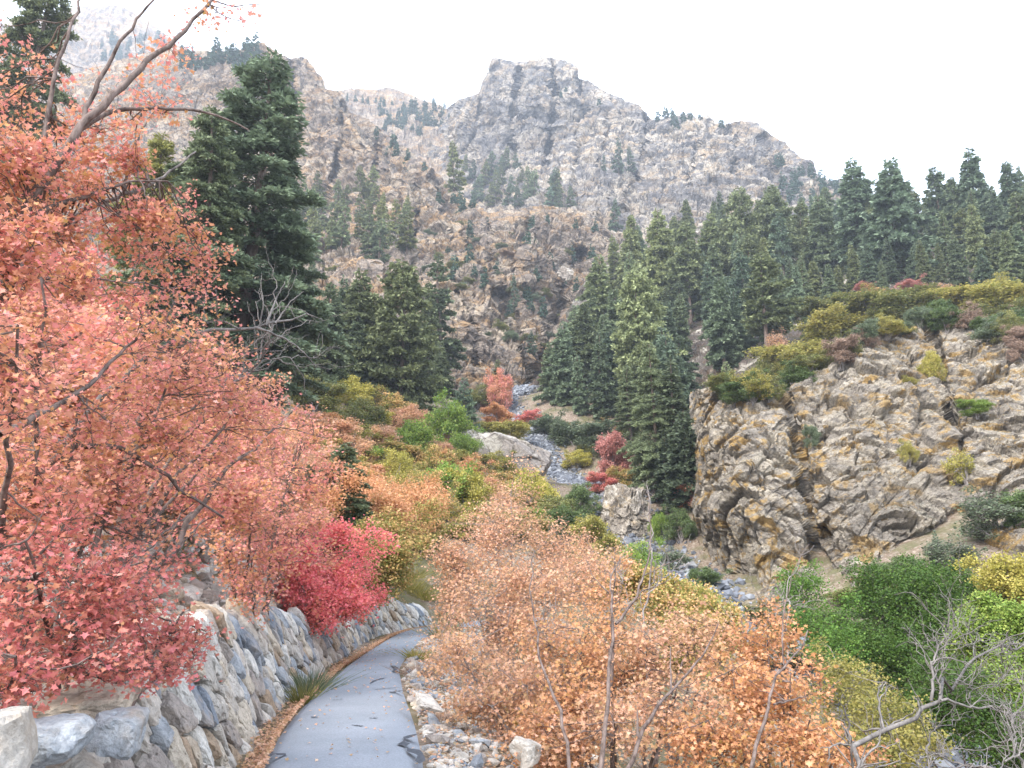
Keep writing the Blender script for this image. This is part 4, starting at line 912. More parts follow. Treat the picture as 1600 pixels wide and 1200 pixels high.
def ell(c, R, n, r, shell=.35):
    d = r.normal(size=(n, 3)); d /= np.linalg.norm(d, axis=1, keepdims=True)
    return np.asarray(c) + d * np.asarray(R) * (shell ** 3 + (1 - shell ** 3) * r.uniform(0, 1, (n, 1))) ** (1 / 3)
PAL = {}
def pal(k, stops, tr=.35): PAL[k] = m_leaf('leaves_' + k, stops, tr)
pal('coral', [(0, (.40, .27, .09)), (.15, (.62, .33, .14)), (.4, (.70, .35, .21)), (.65, (.73, .32, .26)), (.85, (.73, .27, .26)), (.95, (.80, .45, .38)), (1, (.86, .66, .52))], .4)
pal('pinkred', [(0, (.38, .19, .09)), (.2, (.58, .25, .16)), (.5, (.64, .23, .19)), (.8, (.66, .21, .22)), (.9, (.74, .36, .30)), (1, (.80, .50, .38))], .4)
pal('orange', [(0, (.36, .25, .08)), (.3, (.58, .31, .13)), (.6, (.66, .33, .18)), (1, (.74, .45, .26))], .4)
pal('peach', [(0, (.36, .26, .12)), (.3, (.58, .35, .19)), (.6, (.66, .38, .24)), (.85, (.70, .41, .29)), (1, (.82, .60, .42))], .4)
pal('magenta', [(0, (.55, .26, .12)), (.3, (.68, .22, .18)), (.7, (.76, .19, .22)), (1, (.82, .36, .34))], .45)
pal('orangegreen', [(0, (.13, .16, .04)), (.4, (.26, .25, .07)), (.65, (.52, .33, .13)), (1, (.66, .42, .22))])
pal('olive', [(0, (.10, .12, .035)), (.5, (.19, .2, .065)), (1, (.32, .27, .10))])
pal('green', [(0, (.06, .095, .035)), (.5, (.12, .175, .06)), (1, (.22, .27, .11))])
pal('leafgreen', [(0, (.045, .10, .018)), (.5, (.10, .19, .032)), (1, (.20, .30, .06))])
pal('lime', [(0, (.10, .18, .04)), (.5, (.22, .32, .06)), (1, (.40, .44, .11))])
pal('yellow', [(0, (.20, .22, .05)), (.5, (.42, .37, .08)), (1, (.60, .50, .16))])
pal('yellowolive', [(0, (.15, .16, .04)), (.5, (.34, .31, .08)), (1, (.52, .42, .14))])
pal('sage', [(0, (.08, .11, .06)), (.5, (.15, .19, .11)), (1, (.24, .27, .17))])
pal('twiggy', [(0, (.22, .15, .11)), (.5, (.34, .24, .18)), (1, (.50, .36, .28))])
pal('rose', [(0, (.30, .14, .10)), (.5, (.52, .22, .19)), (1, (.62, .32, .26))])
# shared shrub shapes, 4 m high and about 4.5 m wide
SHR = []
def shrub_proto(seed, nblob, per, leaf, H=4.0, Rx=2.2, ncl=330, crad=.34, tall=False):
    r = np.random.default_rng(seed); blobs = []
    for k in range(nblob):
        a = r.uniform(0, 6.28); q = r.uniform(.1, .72) ** .7 * Rx; h = H * (r.uniform(.22, .8) if not tall else r.uniform(.25, .86)) * (1 - .3 * (q / Rx) ** 2)
        s = r.uniform(.28, .46) * Rx; blobs.append(((math.cos(a) * q, math.sin(a) * q, h), (s, s, s * r.uniform(.6, .95))))
    blobs.append(((0, 0, H * .7), (Rx * .5, Rx * .5, H * .28)))
    c = np.concatenate([ell(b, R, int(ncl * .7) // len(blobs), r, .4) for b, R in blobs]
        + [ell(np.array(b) + r.normal(0, .75, 3) * np.array(R), np.array(R) * r.uniform(.2, .5), max(3, int(ncl * .12) // len(blobs)), r, .1) for b, R in blobs for _ in range(3)]); c = c[(c[:, 2] > .2)]
    stems = []
    for b, R in blobs:
        b = np.array(b); st = r.normal(0, .12, 3) * [1, 1, 0] - [0, 0, .3]
        stems.append((np.array([st, st + (b - st) * [.25, .25, .45], b * [.75, .75, .8], b]), r.uniform(.05, .08), .015))
    (V, Q), (LV, LT, A) = build_tree(stems, c, crad, per, leaf, seed, 'mid', .014, 6, .9, 3)
    SHR.append((mesh_np('crown', LV, None, LT, PAL['orange'], {'rnd': A}), mesh_np('trunk', V, Q, mat=MB_grey, smooth=True), H, Rx))
shrub_proto(1, 11, 44, .13); shrub_proto(2, 9, 44, .13); shrub_proto(3, 12, 44, .13, Rx=2.5); shrub_proto(4, 9, 44, .13, Rx=1.7, tall=True)
shrub_proto(5, 10, 60, .085, ncl=460, crad=.3); shrub_proto(6, 12, 60, .085, ncl=480, crad=.3, Rx=2.4)           # finer leaves for nearer shrubs
shrub_proto(7, 7, 9, .15, ncl=420, crad=.34)                                                           # thin and twiggy
shrub_proto(8, 5, 60, .09, ncl=420, crad=.24, tall=True, Rx=1.6)
rs = np.random.default_rng(99)
def shrub(p, h, wd, palk, label, group=None, proto=None, kind='shrub', cat='shrub', tint=None):
    k = rs.integers(0, 4) if proto is None else proto
    cm, tm, H0, R0 = SHR[k]; t_ = rs.uniform(.88, 1.1) if tint is None else tint
    return tree_thing(kind, p - np.array([0, 0, .1]), cm, tm, wd / (2 * R0), h / H0, label, cat, group, (t_, t_, t_), PAL[palk], r=rs)
def shr(sh, px, by, ty, wpx, palk, label, proto=None, **k):
    p = base_at(sh, px, by); s = p[1] / F
    shrub(p, max(hpx(p, px, ty), wpx * s / 1.6), wpx * s * 1.05, palk, label, proto=proto, **k)
SH = [  # sheet, px, foot row, top row, width px, palette, label
 (G_, 492, 650, 588, 75, 'olive', 'olive green shrub highest at the left edge of the coloured bank'),
 (G_, 545, 650, 584, 90, 'yellow', 'yellowing shrub just below the shaded conifer stand'),
 (G_, 600, 660, 604, 80, 'orangegreen', 'orange shrub under the broad conifer of the left stand'),
 (G_, 560, 700, 618, 100, 'olive', 'dark olive shrub band beneath the yellowing one'),
 (G_, 640, 685, 628, 75, 'peach', 'peach coloured shrub below the little dark green fir'),
 (G_, 490, 720, 640, 95, 'peach', 'pale peach shrub left of centre on the upper left bank'),
 (G_, 535, 740, 665, 95, 'peach', 'peach shrub in the middle of the upper left bank'),
 (G_, 592, 725, 660, 80, 'peach', 'orange shrub with olive gaps in the middle of the bank'),
 (G_, 640, 730, 652, 90, 'lime', 'green shrub directly left of the most vivid lime one'),
 (G_, 703, 715, 620, 95, 'lime', 'bright lime green shrub, the most vivid one on the upper bank'),
 (G_, 722, 735, 672, 50, 'lime', 'lime green shrub with yellow tips touching the flat boulder'),
 (G_, 675, 770, 690, 90, 'orangegreen', 'orange and green mottled shrub under the lime one'),
 (G_, 700, 775, 705, 60, 'orange', 'orange topped shrub left of the very large boulder'),
 (G_, 765, 790, 742, 70, 'orangegreen', 'mottled shrub directly in front of the very large boulder'),
 (G_, 620, 790, 695, 95, 'yellow', 'yellow shrub above the layered orange maple'),
 (G_, 700, 815, 715, 95, 'lime', 'tall fresh green shrub in the centre of the left bank'),
 (G_, 655, 825, 722, 110, 'orangegreen', 'layered maple with orange top and green skirt'),
 (G_, 730, 830, 725, 62, 'yellow', 'slim yellowish aspen-like shrub with pale stems'),
 (G_, 665, 875, 790, 100, 'orangegreen', 'second layered orange and green maple, lower down the bank'),
 (G_, 805, 825, 758, 70, 'orangegreen', 'olive orange shrub right of the slim yellowish one'),
 (G_, 835, 830, 722, 65, 'yellow', 'golden shrub standing nearest the upper stream bed'),
 (G_, 858, 845, 765, 90, 'olive', 'olive shrub below the golden one by the stream bed'),
 (G_, 885, 868, 785, 70, 'green', 'green shrub on the near bank of the stream bed'),
 (G_, 920, 890, 800, 70, 'yellowolive', 'pale yellow-green young tree above the orange maples'),
 (G_, 950, 905, 830, 60, 'yellowolive', 'fading yellow shrub right of the pale young tree'),
 (G_, 995, 930, 842, 80, 'lime', 'vivid lime shrub above the orange maples below the rock knob'),
 (G_, 1088, 958, 905, 55, 'lime', 'small lime yellow shrub at the foot of the crag corner'),
 (G_, 1100, 925, 880, 50, 'green', 'dark green shrub at the left foot of the crag'),
 (G_, 560, 830, 735, 90, 'peach', 'large peach maple right of the dark bank fir'),
 (G_, 605, 850, 760, 100, 'orange', 'large coral orange maple below the peach one'),
 (G_, 470, 790, 690, 110, 'peach', 'wide salmon shrub left of the dark bank fir'),
 (G_, 430, 720, 640, 100, 'coral', 'coral shrub behind the bare grey twigs on the left'),
 (G_, 420, 820, 735, 120, 'coral', 'coral maple low on the left bank behind the near ones'),
 (G_, 775, 672, 630, 45, 'orange', 'vivid orange shrub left of the upper stream bed'),
 (G_, 790, 700, 655, 70, 'yellowolive', 'straw coloured shrub above the very large boulder'),
 (G_, 748, 640, 600, 60, 'olive', 'olive shrub beneath the left cliff wall'),
 (K_, 832, 672, 640, 55, 'pinkred', 'low red shrub under the firs beside the gully'),
 (K_, 860, 690, 645, 80, 'sage', 'grey-green shrub right of the low red one'),
 (G_, 905, 735, 700, 50, 'yellow', 'small yellow shrub near the bend of the stream bed'),
 (K_, 900, 710, 655, 90, 'sage', 'grey-green scrub on the bank below the shaded firs'),
 (G_, 955, 765, 672, 55, 'rose', 'tall rose pink maple left of the tall light-tipped fir'),
 (G_, 945, 775, 735, 45, 'pinkred', 'red shrub at the base of the rose pink maple'),
 (G_, 968, 775, 725, 40, 'orangegreen', 'mottled shrub between the rose maple and the rock knob'),
 (G_, 905, 805, 752, 55, 'green', 'dark green bush in the middle of the stream bed'),
 (G_, 1032, 850, 795, 30, 'lime', 'narrow lime green shrub right of the rock knob'),
 (G_, 1065, 850, 790, 50, 'green', 'shaded green shrub between the rock knob and the crag'),
 (G_, 1078, 800, 752, 45, 'coral', 'coral shrub in the shade beside the crag edge'),
 (G_, 1050, 895, 855, 60, 'sage', 'grey green brush by the stream below the knob'),
 (K_, 690, 625, 572, 55, 'coral', 'coral shrub at the foot of the slim column-like fir'),
 (K_, 1165, 645, 610, 60, 'peach', 'sparse peach shrub growing on the outcrop ledge'),
 (K_, 1195, 625, 555, 75, 'olive', 'olive shrub on the left top of the outcrop'),
 (K_, 1245, 605, 530, 100, 'yellowolive', 'olive shrub with brown top over the outcrop'),
 (K_, 1130, 640, 580, 60, 'green', 'green shrub at the very corner of the outcrop'),
 (K_, 1215, 560, 515, 50, 'peach', 'pale twiggy shrub at the end of the shrub band'),
 (K_, 1320, 560, 480, 110, 'yellowolive', 'broad olive shrub above the middle of the outcrop'),
 (K_, 1290, 520, 470, 80, 'olive', 'olive shrub under the bleached snag'),
 (K_, 1385, 520, 450, 120, 'olive', 'wide green shrub in the middle of the shrub band'),
 (K_, 1440, 505, 450, 90, 'olive', 'wide olive shrub right of the middle of the band'),
 (K_, 1490, 490, 448, 70, 'green', 'green shrub higher up the band'),
 (K_, 1420, 468, 440, 50, 'rose', 'rose pink shrub under the sky-line firs'),
 (K_, 1355, 462, 440, 34, 'rose', 'small red shrub left of the rose pink one'),
 (K_, 1360, 480, 445, 60, 'orangegreen', 'orange tinged shrub under the small red one'),
 (K_, 1560, 462, 438, 60, 'yellowolive', 'yellow-green shrub near the right picture edge'),
 (K_, 1540, 510, 450, 120, 'yellowolive', 'brownish olive shrub at the right of the band'),
 (K_, 1600, 510, 460, 80, 'olive', 'olive shrub cut by the right picture edge'),
 (K_, 1530, 535, 490, 90, 'olive', 'olive shrub above the grey slabs of the outcrop'),
 (K_, 1590, 560, 480, 100, 'green', 'dark green shrub over the right end of the outcrop'),
 ('crag', 1465, 590, 545, 40, 'yellow', 'small yellow bush high on the face of the outcrop'),
 ('crag', 1415, 605, 585, 28, 'yellowolive', 'tiny yellow tuft on the face of the outcrop'),
 ('crag', 1525, 650, 620, 40, 'lime', 'small green bush on the grey slab of the outcrop'),
 ('crag', 1508, 760, 700, 48, 'yellow', 'scattered yellow bush low on the outcrop'),
 ('crag', 1422, 720, 685, 30, 'yellowolive', 'small faded tuft in a cleft of the outcrop'),
 ('crag', 1270, 690, 660, 22, 'sage', 'dark tuft inside the vertical cleft of the outcrop'),
 (G_, 1555, 850, 765, 120, 'sage', 'grey leafless looking brush at the right foot of the outcrop'),
 (G_, 1600, 840, 760, 70, 'green', 'green bush at the right edge below the outcrop'),
 (G_, 1475, 900, 840, 90, 'sage', 'grey-green brush above the dark green trees'),
]
for a in SH:
    d_ = dict(proto=None)
    if a[1] < 700 and a[2] > 780: d_['proto'] = 4 + (len(a[6]) % 2)
    if 'twiggy' in a[6] or 'sparse' in a[6] or 'brush' in a[6] or 'scattered' in a[6]: d_['proto'] = 6
    if 'aspen' in a[6] or 'young tree' in a[6] or 'tall rose' in a[6]: d_['proto'] = 3
    shr(a[0], a[1], a[2], a[3], a[4], a[5], a[6], **d_)
PN = dict(orangegreen='orange and green', yellowolive='yellowish olive', sage='grey-green', twiggy='brown twiggy')
def fill_sh(sh, pg, n, pals, hm, wm, label, group, gap=10, proto=None):
    xs_ = [a for a, b in pg]; ys_ = [b for a, b in pg]; put = []; k = 0
    while len(put) < n and k < 4000:
        k += 1; x = rs.uniform(min(xs_), max(xs_)); y = rs.uniform(min(ys_), max(ys_))
        if not inside(pg, x, y) or any((x - a) ** 2 + (y - b) ** 2 < gap * gap for a, b in put): continue
        put.append((x, y)); pk = pals[rs.integers(len(pals))]; h = rs.uniform(*hm); q_ = (h - hm[0]) / (hm[1] - hm[0])
        lb = '%s %s shrub, %s %s part of %s' % ('low' if q_ < .5 else 'tall', PN.get(pk, pk), 'upper' if y < (min(ys_) + max(ys_)) / 2 else 'lower', 'left' if x < min(xs_) + (max(xs_) - min(xs_)) * .33 else 'middle' if x < min(xs_) + (max(xs_) - min(xs_)) * .67 else 'right', label)
        shrub(base_at(sh, x, y), h, rs.uniform(*wm), pk, lb, group, proto)
fill_sh(G_, [(480, 640), (640, 660), (740, 700), (820, 770), (880, 860), (760, 860), (650, 800), (480, 760)], 44, ['peach', 'peach', 'orangegreen', 'yellowolive', 'lime', 'orangegreen', 'yellow', 'orange'], (1.8, 3.0), (3.4, 5.4), 'the left bank', 'autumn shrubs covering the left bank', 15)
fill_sh(K_, [(1180, 600), (1300, 505), (1500, 468), (1620, 462), (1620, 520), (1450, 500), (1350, 540), (1250, 600)], 34, ['olive', 'yellowolive', 'olive', 'green', 'sage', 'twiggy', 'peach'], (2.4, 4.0), (3.2, 4.8), 'the band over the outcrop', 'shrubs packed above the outcrop', 20)
fill_sh(K_, [(850, 650), (1000, 660), (1040, 700), (980, 740), (900, 720)], 12, ['sage', 'olive', 'twiggy', 'orangegreen'], (1.4, 2.6), (2.5, 4), 'the bank under the gully firs', 'low shrubs under the gully firs', 20)
fill_sh(G_, [(1130, 980), (1350, 930), (1600, 860), (1600, 960), (1350, 1050), (1200, 1060)], 12, ['sage', 'green', 'olive'], (1.0, 2.0), (2, 3.2), 'the foot of the outcrop', 'low shrubs at the foot of the outcrop', 26)
fill_sh(S_, [(450, 440), (640, 340), (760, 360), (900, 400), (860, 560), (700, 500), (560, 430)], 42, ['olive', 'sage', 'sage', 'twiggy', 'olive'], (1.6, 3.4), (2.6, 5), 'the ledged left cliffs', 'bushes on the ledges of the left cliffs', 15)

fill_sh('crag', [(1110, 618), (1180, 636), (1240, 612), (1330, 560), (1400, 525), (1500, 515), (1620, 560), (1620, 535), (1500, 497), (1400, 508), (1320, 556), (1230, 604), (1120, 604)], 26, ['olive', 'yellowolive', 'olive', 'sage', 'twiggy', 'green'], (1.6, 3.0), (2.4, 4), 'the brow of the outcrop', 'shrubs on the brow of the outcrop', 13)
fill_sh(G_, [(0, 560), (250, 520), (420, 620), (440, 760), (330, 840), (180, 830), (0, 760)], 26, ['coral', 'peach', 'coral', 'orange', 'pinkred'], (2.4, 3.8), (3.2, 4.6), 'the bank behind the near maples', 'maples on the bank behind the near ones', 24, 5)
# ---- trees close to the camera, each with limbs of its own; blobs = (px, py, distance, half width px, half height px, density)
def near_tree(label, blobs, palk, seed, limbs=(), base=None, leaf=.075, tmpl='map', dens=1.0, crf=1.0, cat='maple tree', kind='maple_tree', bare=0, bark=None, twig=.0024, spread=.9, tint=1.0, thick=1.0, group=None, tone=None, cpx=26):
    r = np.random.default_rng(seed); C = []; tn = []; lm = []
    for b in blobs:
        px, py, Y, rx, ry = b[:5]; dn = b[5] if len(b) > 5 else 1.0
        s = Y / F; R = np.array([rx * s, min(rx, ry * 1.3) * s * thick, ry * s])
        cr = cpx * s * crf
        n = int(dens * dn * (13.5 if b[0] < 600 else 16.0) * R[0] * R[2] / cr ** 2) + 4
        c0 = P(px, py, Y); kids = [c0 + r.normal(0, .55, 3) * R for _ in range(6)]
        C.append(np.concatenate([ell(c0, R, n - 6 * (n // 9), r, .2)] + [ell(k_, R * r.uniform(.25, .6), n // 9, r, .1) for k_ in kids])); tn.append(np.clip(r.uniform(0, 1) * .65 + r.uniform(0, .4, n), 0, 1))
    C = np.concatenate(C); tn = np.concatenate(tn)
    for pts, r0, r1 in limbs: lm.append((np.array([P(a, b, c) for a, b, c in pts]), r0, r1))
    Ym = np.mean([b[2] for b in blobs]); cr = cpx * Ym / F * crf
    if base is not None:
        bp = np.array(base if len(base) == 3 else (P(base[0], 900, base[1])[0], base[1], 0.0))
        bp[2] = gz(bp[0], bp[1]) - .15
        for b in blobs:
            e = P(*b[:3]); st = bp + r.normal(0, .12, 3) * [1, 1, 0]; v = e - st
            lm.append((np.array([st, st + v * [.3, .3, .35] + r.normal(0, .05, 3), st + v * [.65, .65, .75], e, e + v * .12]), .018 + .006 * np.linalg.norm(v), .006))
        org = bp
    else: org = lm[0][0][0]
    C = C[C[:, 2] > ground(C[:, 0], C[:, 1]) + .05] if len(C) else C
    (V, Q), (LV, LT, A) = build_tree(lm, C, cr, 11 if tmpl == 'map' else 26, leaf, seed, tmpl, twig, 7, spread, 4, bare=bare, sag=.1)
    e = bpy.data.objects.new(kind, None); COL.objects.link(e); e.location = org; e.empty_display_size = .3; tag(e, label, cat, group)
    c = obj('crown', mesh_np('crown', LV - org, None, LT, PAL[palk], {'rnd': A}), e); c.color = (tint, tint, tint, 1)
    obj('trunk', mesh_np('trunk', V - org, Q, mat=bark or MB_dark, smooth=True), e)
    return len(LT)
tot = 0
T = lambda s: [(a, b, s) for a, b in ()]
def at(pts, Y0, Y1=None):
    Y1 = Y0 if Y1 is None else Y1; n = len(pts)
    return [(a, b, Y0 + (Y1 - Y0) * i / max(n - 1, 1)) for i, (a, b) in enumerate(pts)]
tot += near_tree('tall coral maple whose leaning trunk crosses the top left of the picture',
    [(60, 330, 4.8, 100, 110), (150, 262, 5.2, 90, 80, .8), (50, 170, 5.4, 90, 70, .45), (200, 370, 5.4, 90, 70), (265, 340, 5.6, 55, 50, .5), (215, 150, 5.4, 80, 60, .25), (255, 90, 5.4, 40, 40, .3), (360, 25, 5.4, 70, 22, .25), (290, 410, 5.8, 60, 40, .6), (0, 240, 4.4, 60, 80), (30, 420, 4.2, 70, 80), (0, 80, 5.4, 50, 60, .2)],
    'coral', 201, limbs=[(at([(-150, 800), (-70, 620), (0, 475), (12, 453), (25, 430), (19, 408), (34, 344), (47, 306), (75, 266), (94, 231), (125, 197)], 4.2, 4.8), .045, .027),
      (at([(125, 197), (175, 150), (212, 112), (250, 81), (287, 50), (331, 0), (350, -30)], 4.8, 5.4), .027, .008),
      (at([(125, 197), (144, 147), (169, 97), (200, 47), (225, 19), (250, -10)], 4.8, 5.0), .019, .006),
      (at([(60, 270), (69, 203), (81, 134), (100, 72), (119, 25), (128, -10)], 4.8, 5.2), .02, .008),
      (at([(122, 203), (145, 184), (170, 176), (200, 170), (269, 169), (328, 173), (388, 203)], 4.8, 5.6), .022, .006),
      (at([(25, 360), (78, 322), (125, 312), (175, 290), (212, 284), (262, 283)], 4.6, 5.2), .02, .005),
      (at([(331, 0), (360, 10), (410, 6)], 5.4, 5.6), .006, .003), (at([(20, 430), (60, 436), (120, 432), (200, 442)], 4.3, 5), .016, .005)],
    leaf=.05, dens=.9, crf=.85)
tot += near_tree('grey half-bare maple bough with peeling bark reaching out left of the spruce',
    [(200, 480, 5.6, 110, 60, .6), (330, 470, 6.4, 50, 45, .35), (270, 560, 6, 100, 50, .8), (350, 555, 6.6, 60, 30, .4)], 'coral', 202,
    limbs=[(at([(40, 850), (80, 745), (116, 662), (162, 616), (200, 575), (256, 541), (312, 522), (375, 514), (415, 509), (455, 500)], 5.4, 6.6), .032, .009),
      (at([(131, 328), (194, 303), (225, 294), (265, 269), (306, 237)], 5.2, 5.6), .018, .006), (at([(194, 303), (200, 259), (219, 206), (240, 175)], 5.3, 5.4), .013, .005),
      (at([(20, 420), (70, 370), (131, 328)], 4.6, 5.2), .026, .018),
      (at([(415, 509), (430, 470), (445, 440)], 6.4, 6.6), .012, .003), (at([(400, 512), (450, 530), (480, 555), (495, 575)], 6.3, 6.6), .012, .003), (at([(455, 500), (480, 490), (505, 500)], 6.6, 6.7), .009, .002), (at([(430, 505), (455, 470), (475, 455)], 6.4, 6.6), .009, .002), (at([(405, 512), (412, 475), (405, 450)], 6.4, 6.4), .009, .002), (at([(375, 514), (345, 500), (320, 506)], 6.3, 6.5), .008, .003)],
    leaf=.048, dens=.8, bark=MB_pale)
tot += near_tree('dense coral red maple filling the middle of the left side',
    [(120, 640, 5.0, 130, 80), (255, 620, 5.6, 110, 70), (370, 640, 6.6, 85, 55), (440, 665, 8, 50, 50), (330, 715, 7, 110, 75), (200, 740, 5.6, 120, 75, 1.25), (330, 620, 7.5, 70, 50), (130, 820, 5.6, 110, 50), (50, 760, 4.4, 90, 90), (20, 600, 3.6, 70, 80), (60, 520, 4.2, 80, 60)],
    'coral', 203, limbs=[(at([(-20, 900), (40, 753), (94, 700), (134, 690), (194, 705), (231, 716), (266, 753), (297, 778), (350, 809)], 4.8, 6), .03, .008),
      (at([(190, 860), (200, 740), (205, 700), (225, 650)], 6.2, 6.2), .06, .035), (at([(194, 705), (266, 690), (320, 662)], 6, 6.3), .022, .006), (at([(0, 680), (130, 610), (240, 500)], 4, 5), .02, .006), (at([(0, 575), (90, 590), (160, 640)], 4, 5), .014, .004)],
    base=(60, 5.4), leaf=.047, dens=1.1)
tot += near_tree('pinkish red maple spilling over the near end of the stone wall',
    [(50, 900, 4.0, 90, 90), (170, 930, 4.5, 100, 80), (262, 985, 5.0, 50, 50), (110, 1030, 4.2, 110, 40), (290, 1010, 5.3, 35, 40), (20, 1060, 3.8, 60, 50), (215, 1045, 4.7, 70, 28, 1.2), (250, 880, 5.6, 60, 50, .6), (290, 800, 7, 90, 40, .8)],
    'pinkred', 204, base=(90, 5.0), limbs=[(at([(60, 1010), (180, 900), (260, 830), (300, 800)], 4.6, 6.2), .016, .006), (at([(200, 1000), (245, 900), (320, 810)], 5, 6.5), .014, .005), (at([(-10, 905), (40, 908), (110, 905)], 3.8, 4.2), .012, .008)], leaf=.047, dens=1.2)
tot += near_tree('coral orange maple low on the bank above the middle of the wall',
    [(450, 765, 11, 75, 65), (395, 800, 10, 80, 60), (475, 830, 12.5, 50, 50), (340, 790, 9.5, 70, 50), (390, 895, 10.8, 45, 50), (430, 860, 11.5, 50, 40), (395, 930, 10.2, 25, 30)],
    'coral', 205, base=(400, 12), leaf=.062, tmpl='map', dens=1.2, cpx=17)
tot += near_tree('crimson red maple bush overhanging the wall at the bend',
    [(505, 880, 16.5, 60, 60), (560, 895, 17.5, 30, 42), (500, 945, 15.2, 42, 32), (455, 890, 15.5, 35, 40), (530, 925, 16, 35, 35), (475, 925, 15, 35, 30), (545, 945, 15.6, 26, 24), (500, 970, 14.8, 26, 16, .7), (440, 860, 15, 40, 30, .5)], 'magenta', 206, base=(500, 17.8), leaf=.05, tint=1.1, tmpl='mid', dens=1.1, cpx=14)
tot += near_tree('orange bush turning green at its foot, above the far end of the wall',
    [(612, 880, 22, 34, 40), (590, 900, 21.5, 28, 34), (625, 840, 24, 40, 40), (575, 850, 23, 40, 36)], 'orangegreen', 207, base=(565, 23.5), leaf=.065, tmpl='mid', dens=1.5, cpx=12, tint=1.05)
tot += near_tree('orange maple between the crimson bush and the dark bank fir',
    [(590, 800, 27, 60, 50), (560, 780, 30, 60, 50), (640, 800, 30, 50, 50), (490, 800, 24, 40, 40)], 'orange', 208, base=(590, 29), leaf=.075, tmpl='mid', dens=1.3, cpx=12)
# right of the path
tot += near_tree('tall peach coloured maple standing at the bend of the path',
    [(775, 850, 17, 80, 75), (715, 905, 16.8, 42, 60), (860, 860, 18, 75, 60), (760, 960, 15.5, 85, 75), (705, 975, 17, 28, 60), (860, 950, 16, 80, 70), (800, 790, 18, 45, 45, .7), (910, 900, 17, 50, 50)],
    'peach', 211, base=(785, 17.5), leaf=.07, tmpl='map', dens=1.2, cpx=14, bark=MB_grey)
tot += near_tree('low peach orange bush on the gravel edge of the path',
    [(730, 1040, 11, 70, 48), (695, 1010, 13.5, 32, 40), (805, 1080, 9.8, 80, 50), (770, 1110, 9.6, 60, 32), (850, 1040, 11, 70, 60)],
    'peach', 212, base=(770, 11), leaf=.062, tmpl='map', dens=1.15, cpx=17, bark=MB_grey)
tot += near_tree('orange maple with a dark forked stem in the lower middle',
    [(905, 1010, 11, 90, 65), (890, 1100, 9, 80, 65), (960, 960, 12, 65, 50, .8), (860, 1165, 8.2, 70, 45), (970, 1060, 10, 60, 60)],
    'orange', 213, base=(900, 10.2), limbs=[(at([(895, 1260), (886, 1175), (877, 1105), (867, 1085), (842, 1045), (844, 1000), (832, 970), (827, 900), (835, 860)], 6.9, 8.6), .018, .005)], leaf=.062, dens=1.0, cpx=17)
tot += near_tree('thin-leaved maple with the tallest dark trunk, its bare top rising over the stream',
    [(1010, 1030, 9.5, 80, 60, .8), (1050, 1100, 8.5, 80, 60, .8), (960, 1150, 8, 90, 50), (1080, 1000, 10.5, 70, 50, .8), (960, 900, 9.5, 40, 40, .15)],
    'peach', 214, base=(985, 9.2), limbs=[(at([(935, 1290), (940, 1165), (950, 1087), (952, 1012), (962, 975), (950, 925), (957, 900), (970, 870)], 6.7, 8.2), .024, .005), (at([(962, 975), (990, 940), (1010, 890), (1018, 850), (1015, 800), (1012, 770)], 8.2, 9), .016, .003), (at([(1005, 900), (1045, 880), (1070, 870)], 8.8, 9), .006, .002), (at([(1000, 925), (1040, 910), (1075, 885)], 8.6, 9), .007, .002), (at([(950, 925), (925, 900), (915, 870)], 8.8, 9), .007, .002),
      (at([(950, 1290), (995, 1160), (1025, 1100), (1050, 1082), (1100, 1025), (1122, 975)], 6.2, 7.4), .02, .005), (at([(1050, 1085), (1047, 1040), (1048, 1010)], 7.4, 7.8), .01, .004), (at([(996, 1150), (996, 1110)], 7, 7), .014, .006)],
    leaf=.06, dens=.9, cpx=18)
tot += near_tree('orange maple at the lower right with a crooked grey stem, reaching toward the green trees',
    [(1150, 1090, 9, 75, 70), (1200, 1030, 9.5, 50, 50, .8), (1235, 1110, 8.5, 55, 60), (1120, 1165, 8, 80, 45), (1225, 990, 9.6, 35, 35, .45), (1260, 1165, 8, 55, 40), (1165, 1010, 10, 50, 40, .7), (1310, 1180, 7.6, 50, 30, .8)],
    'orange', 215, base=(1180, 9.2), limbs=[(at([(1165, 1290), (1172, 1180), (1209, 1101), (1203, 1070), (1225, 1040), (1250, 1014), (1262, 985)], 7.0, 8.0), .021, .005), (at([(1209, 1101), (1250, 1090), (1290, 1080)], 8, 8.5), .01, .004), (at([(1225, 1040), (1222, 960), (1240, 890), (1265, 850)], 8.6, 9.4), .009, .002)], leaf=.06, dens=1.0, cpx=17)
tot += near_tree('orange and green maple crown showing behind the lower right maples',
    [(1060, 950, 19, 70, 38), (1115, 975, 18, 42, 42), (1000, 915, 20, 60, 30), (930, 905, 21, 60, 30), (1090, 1010, 16.5, 55, 45)], 'orangegreen', 216, base=(1050, 18.5), leaf=.06, tmpl='mid', dens=1.4, cpx=12, tint=1.15)
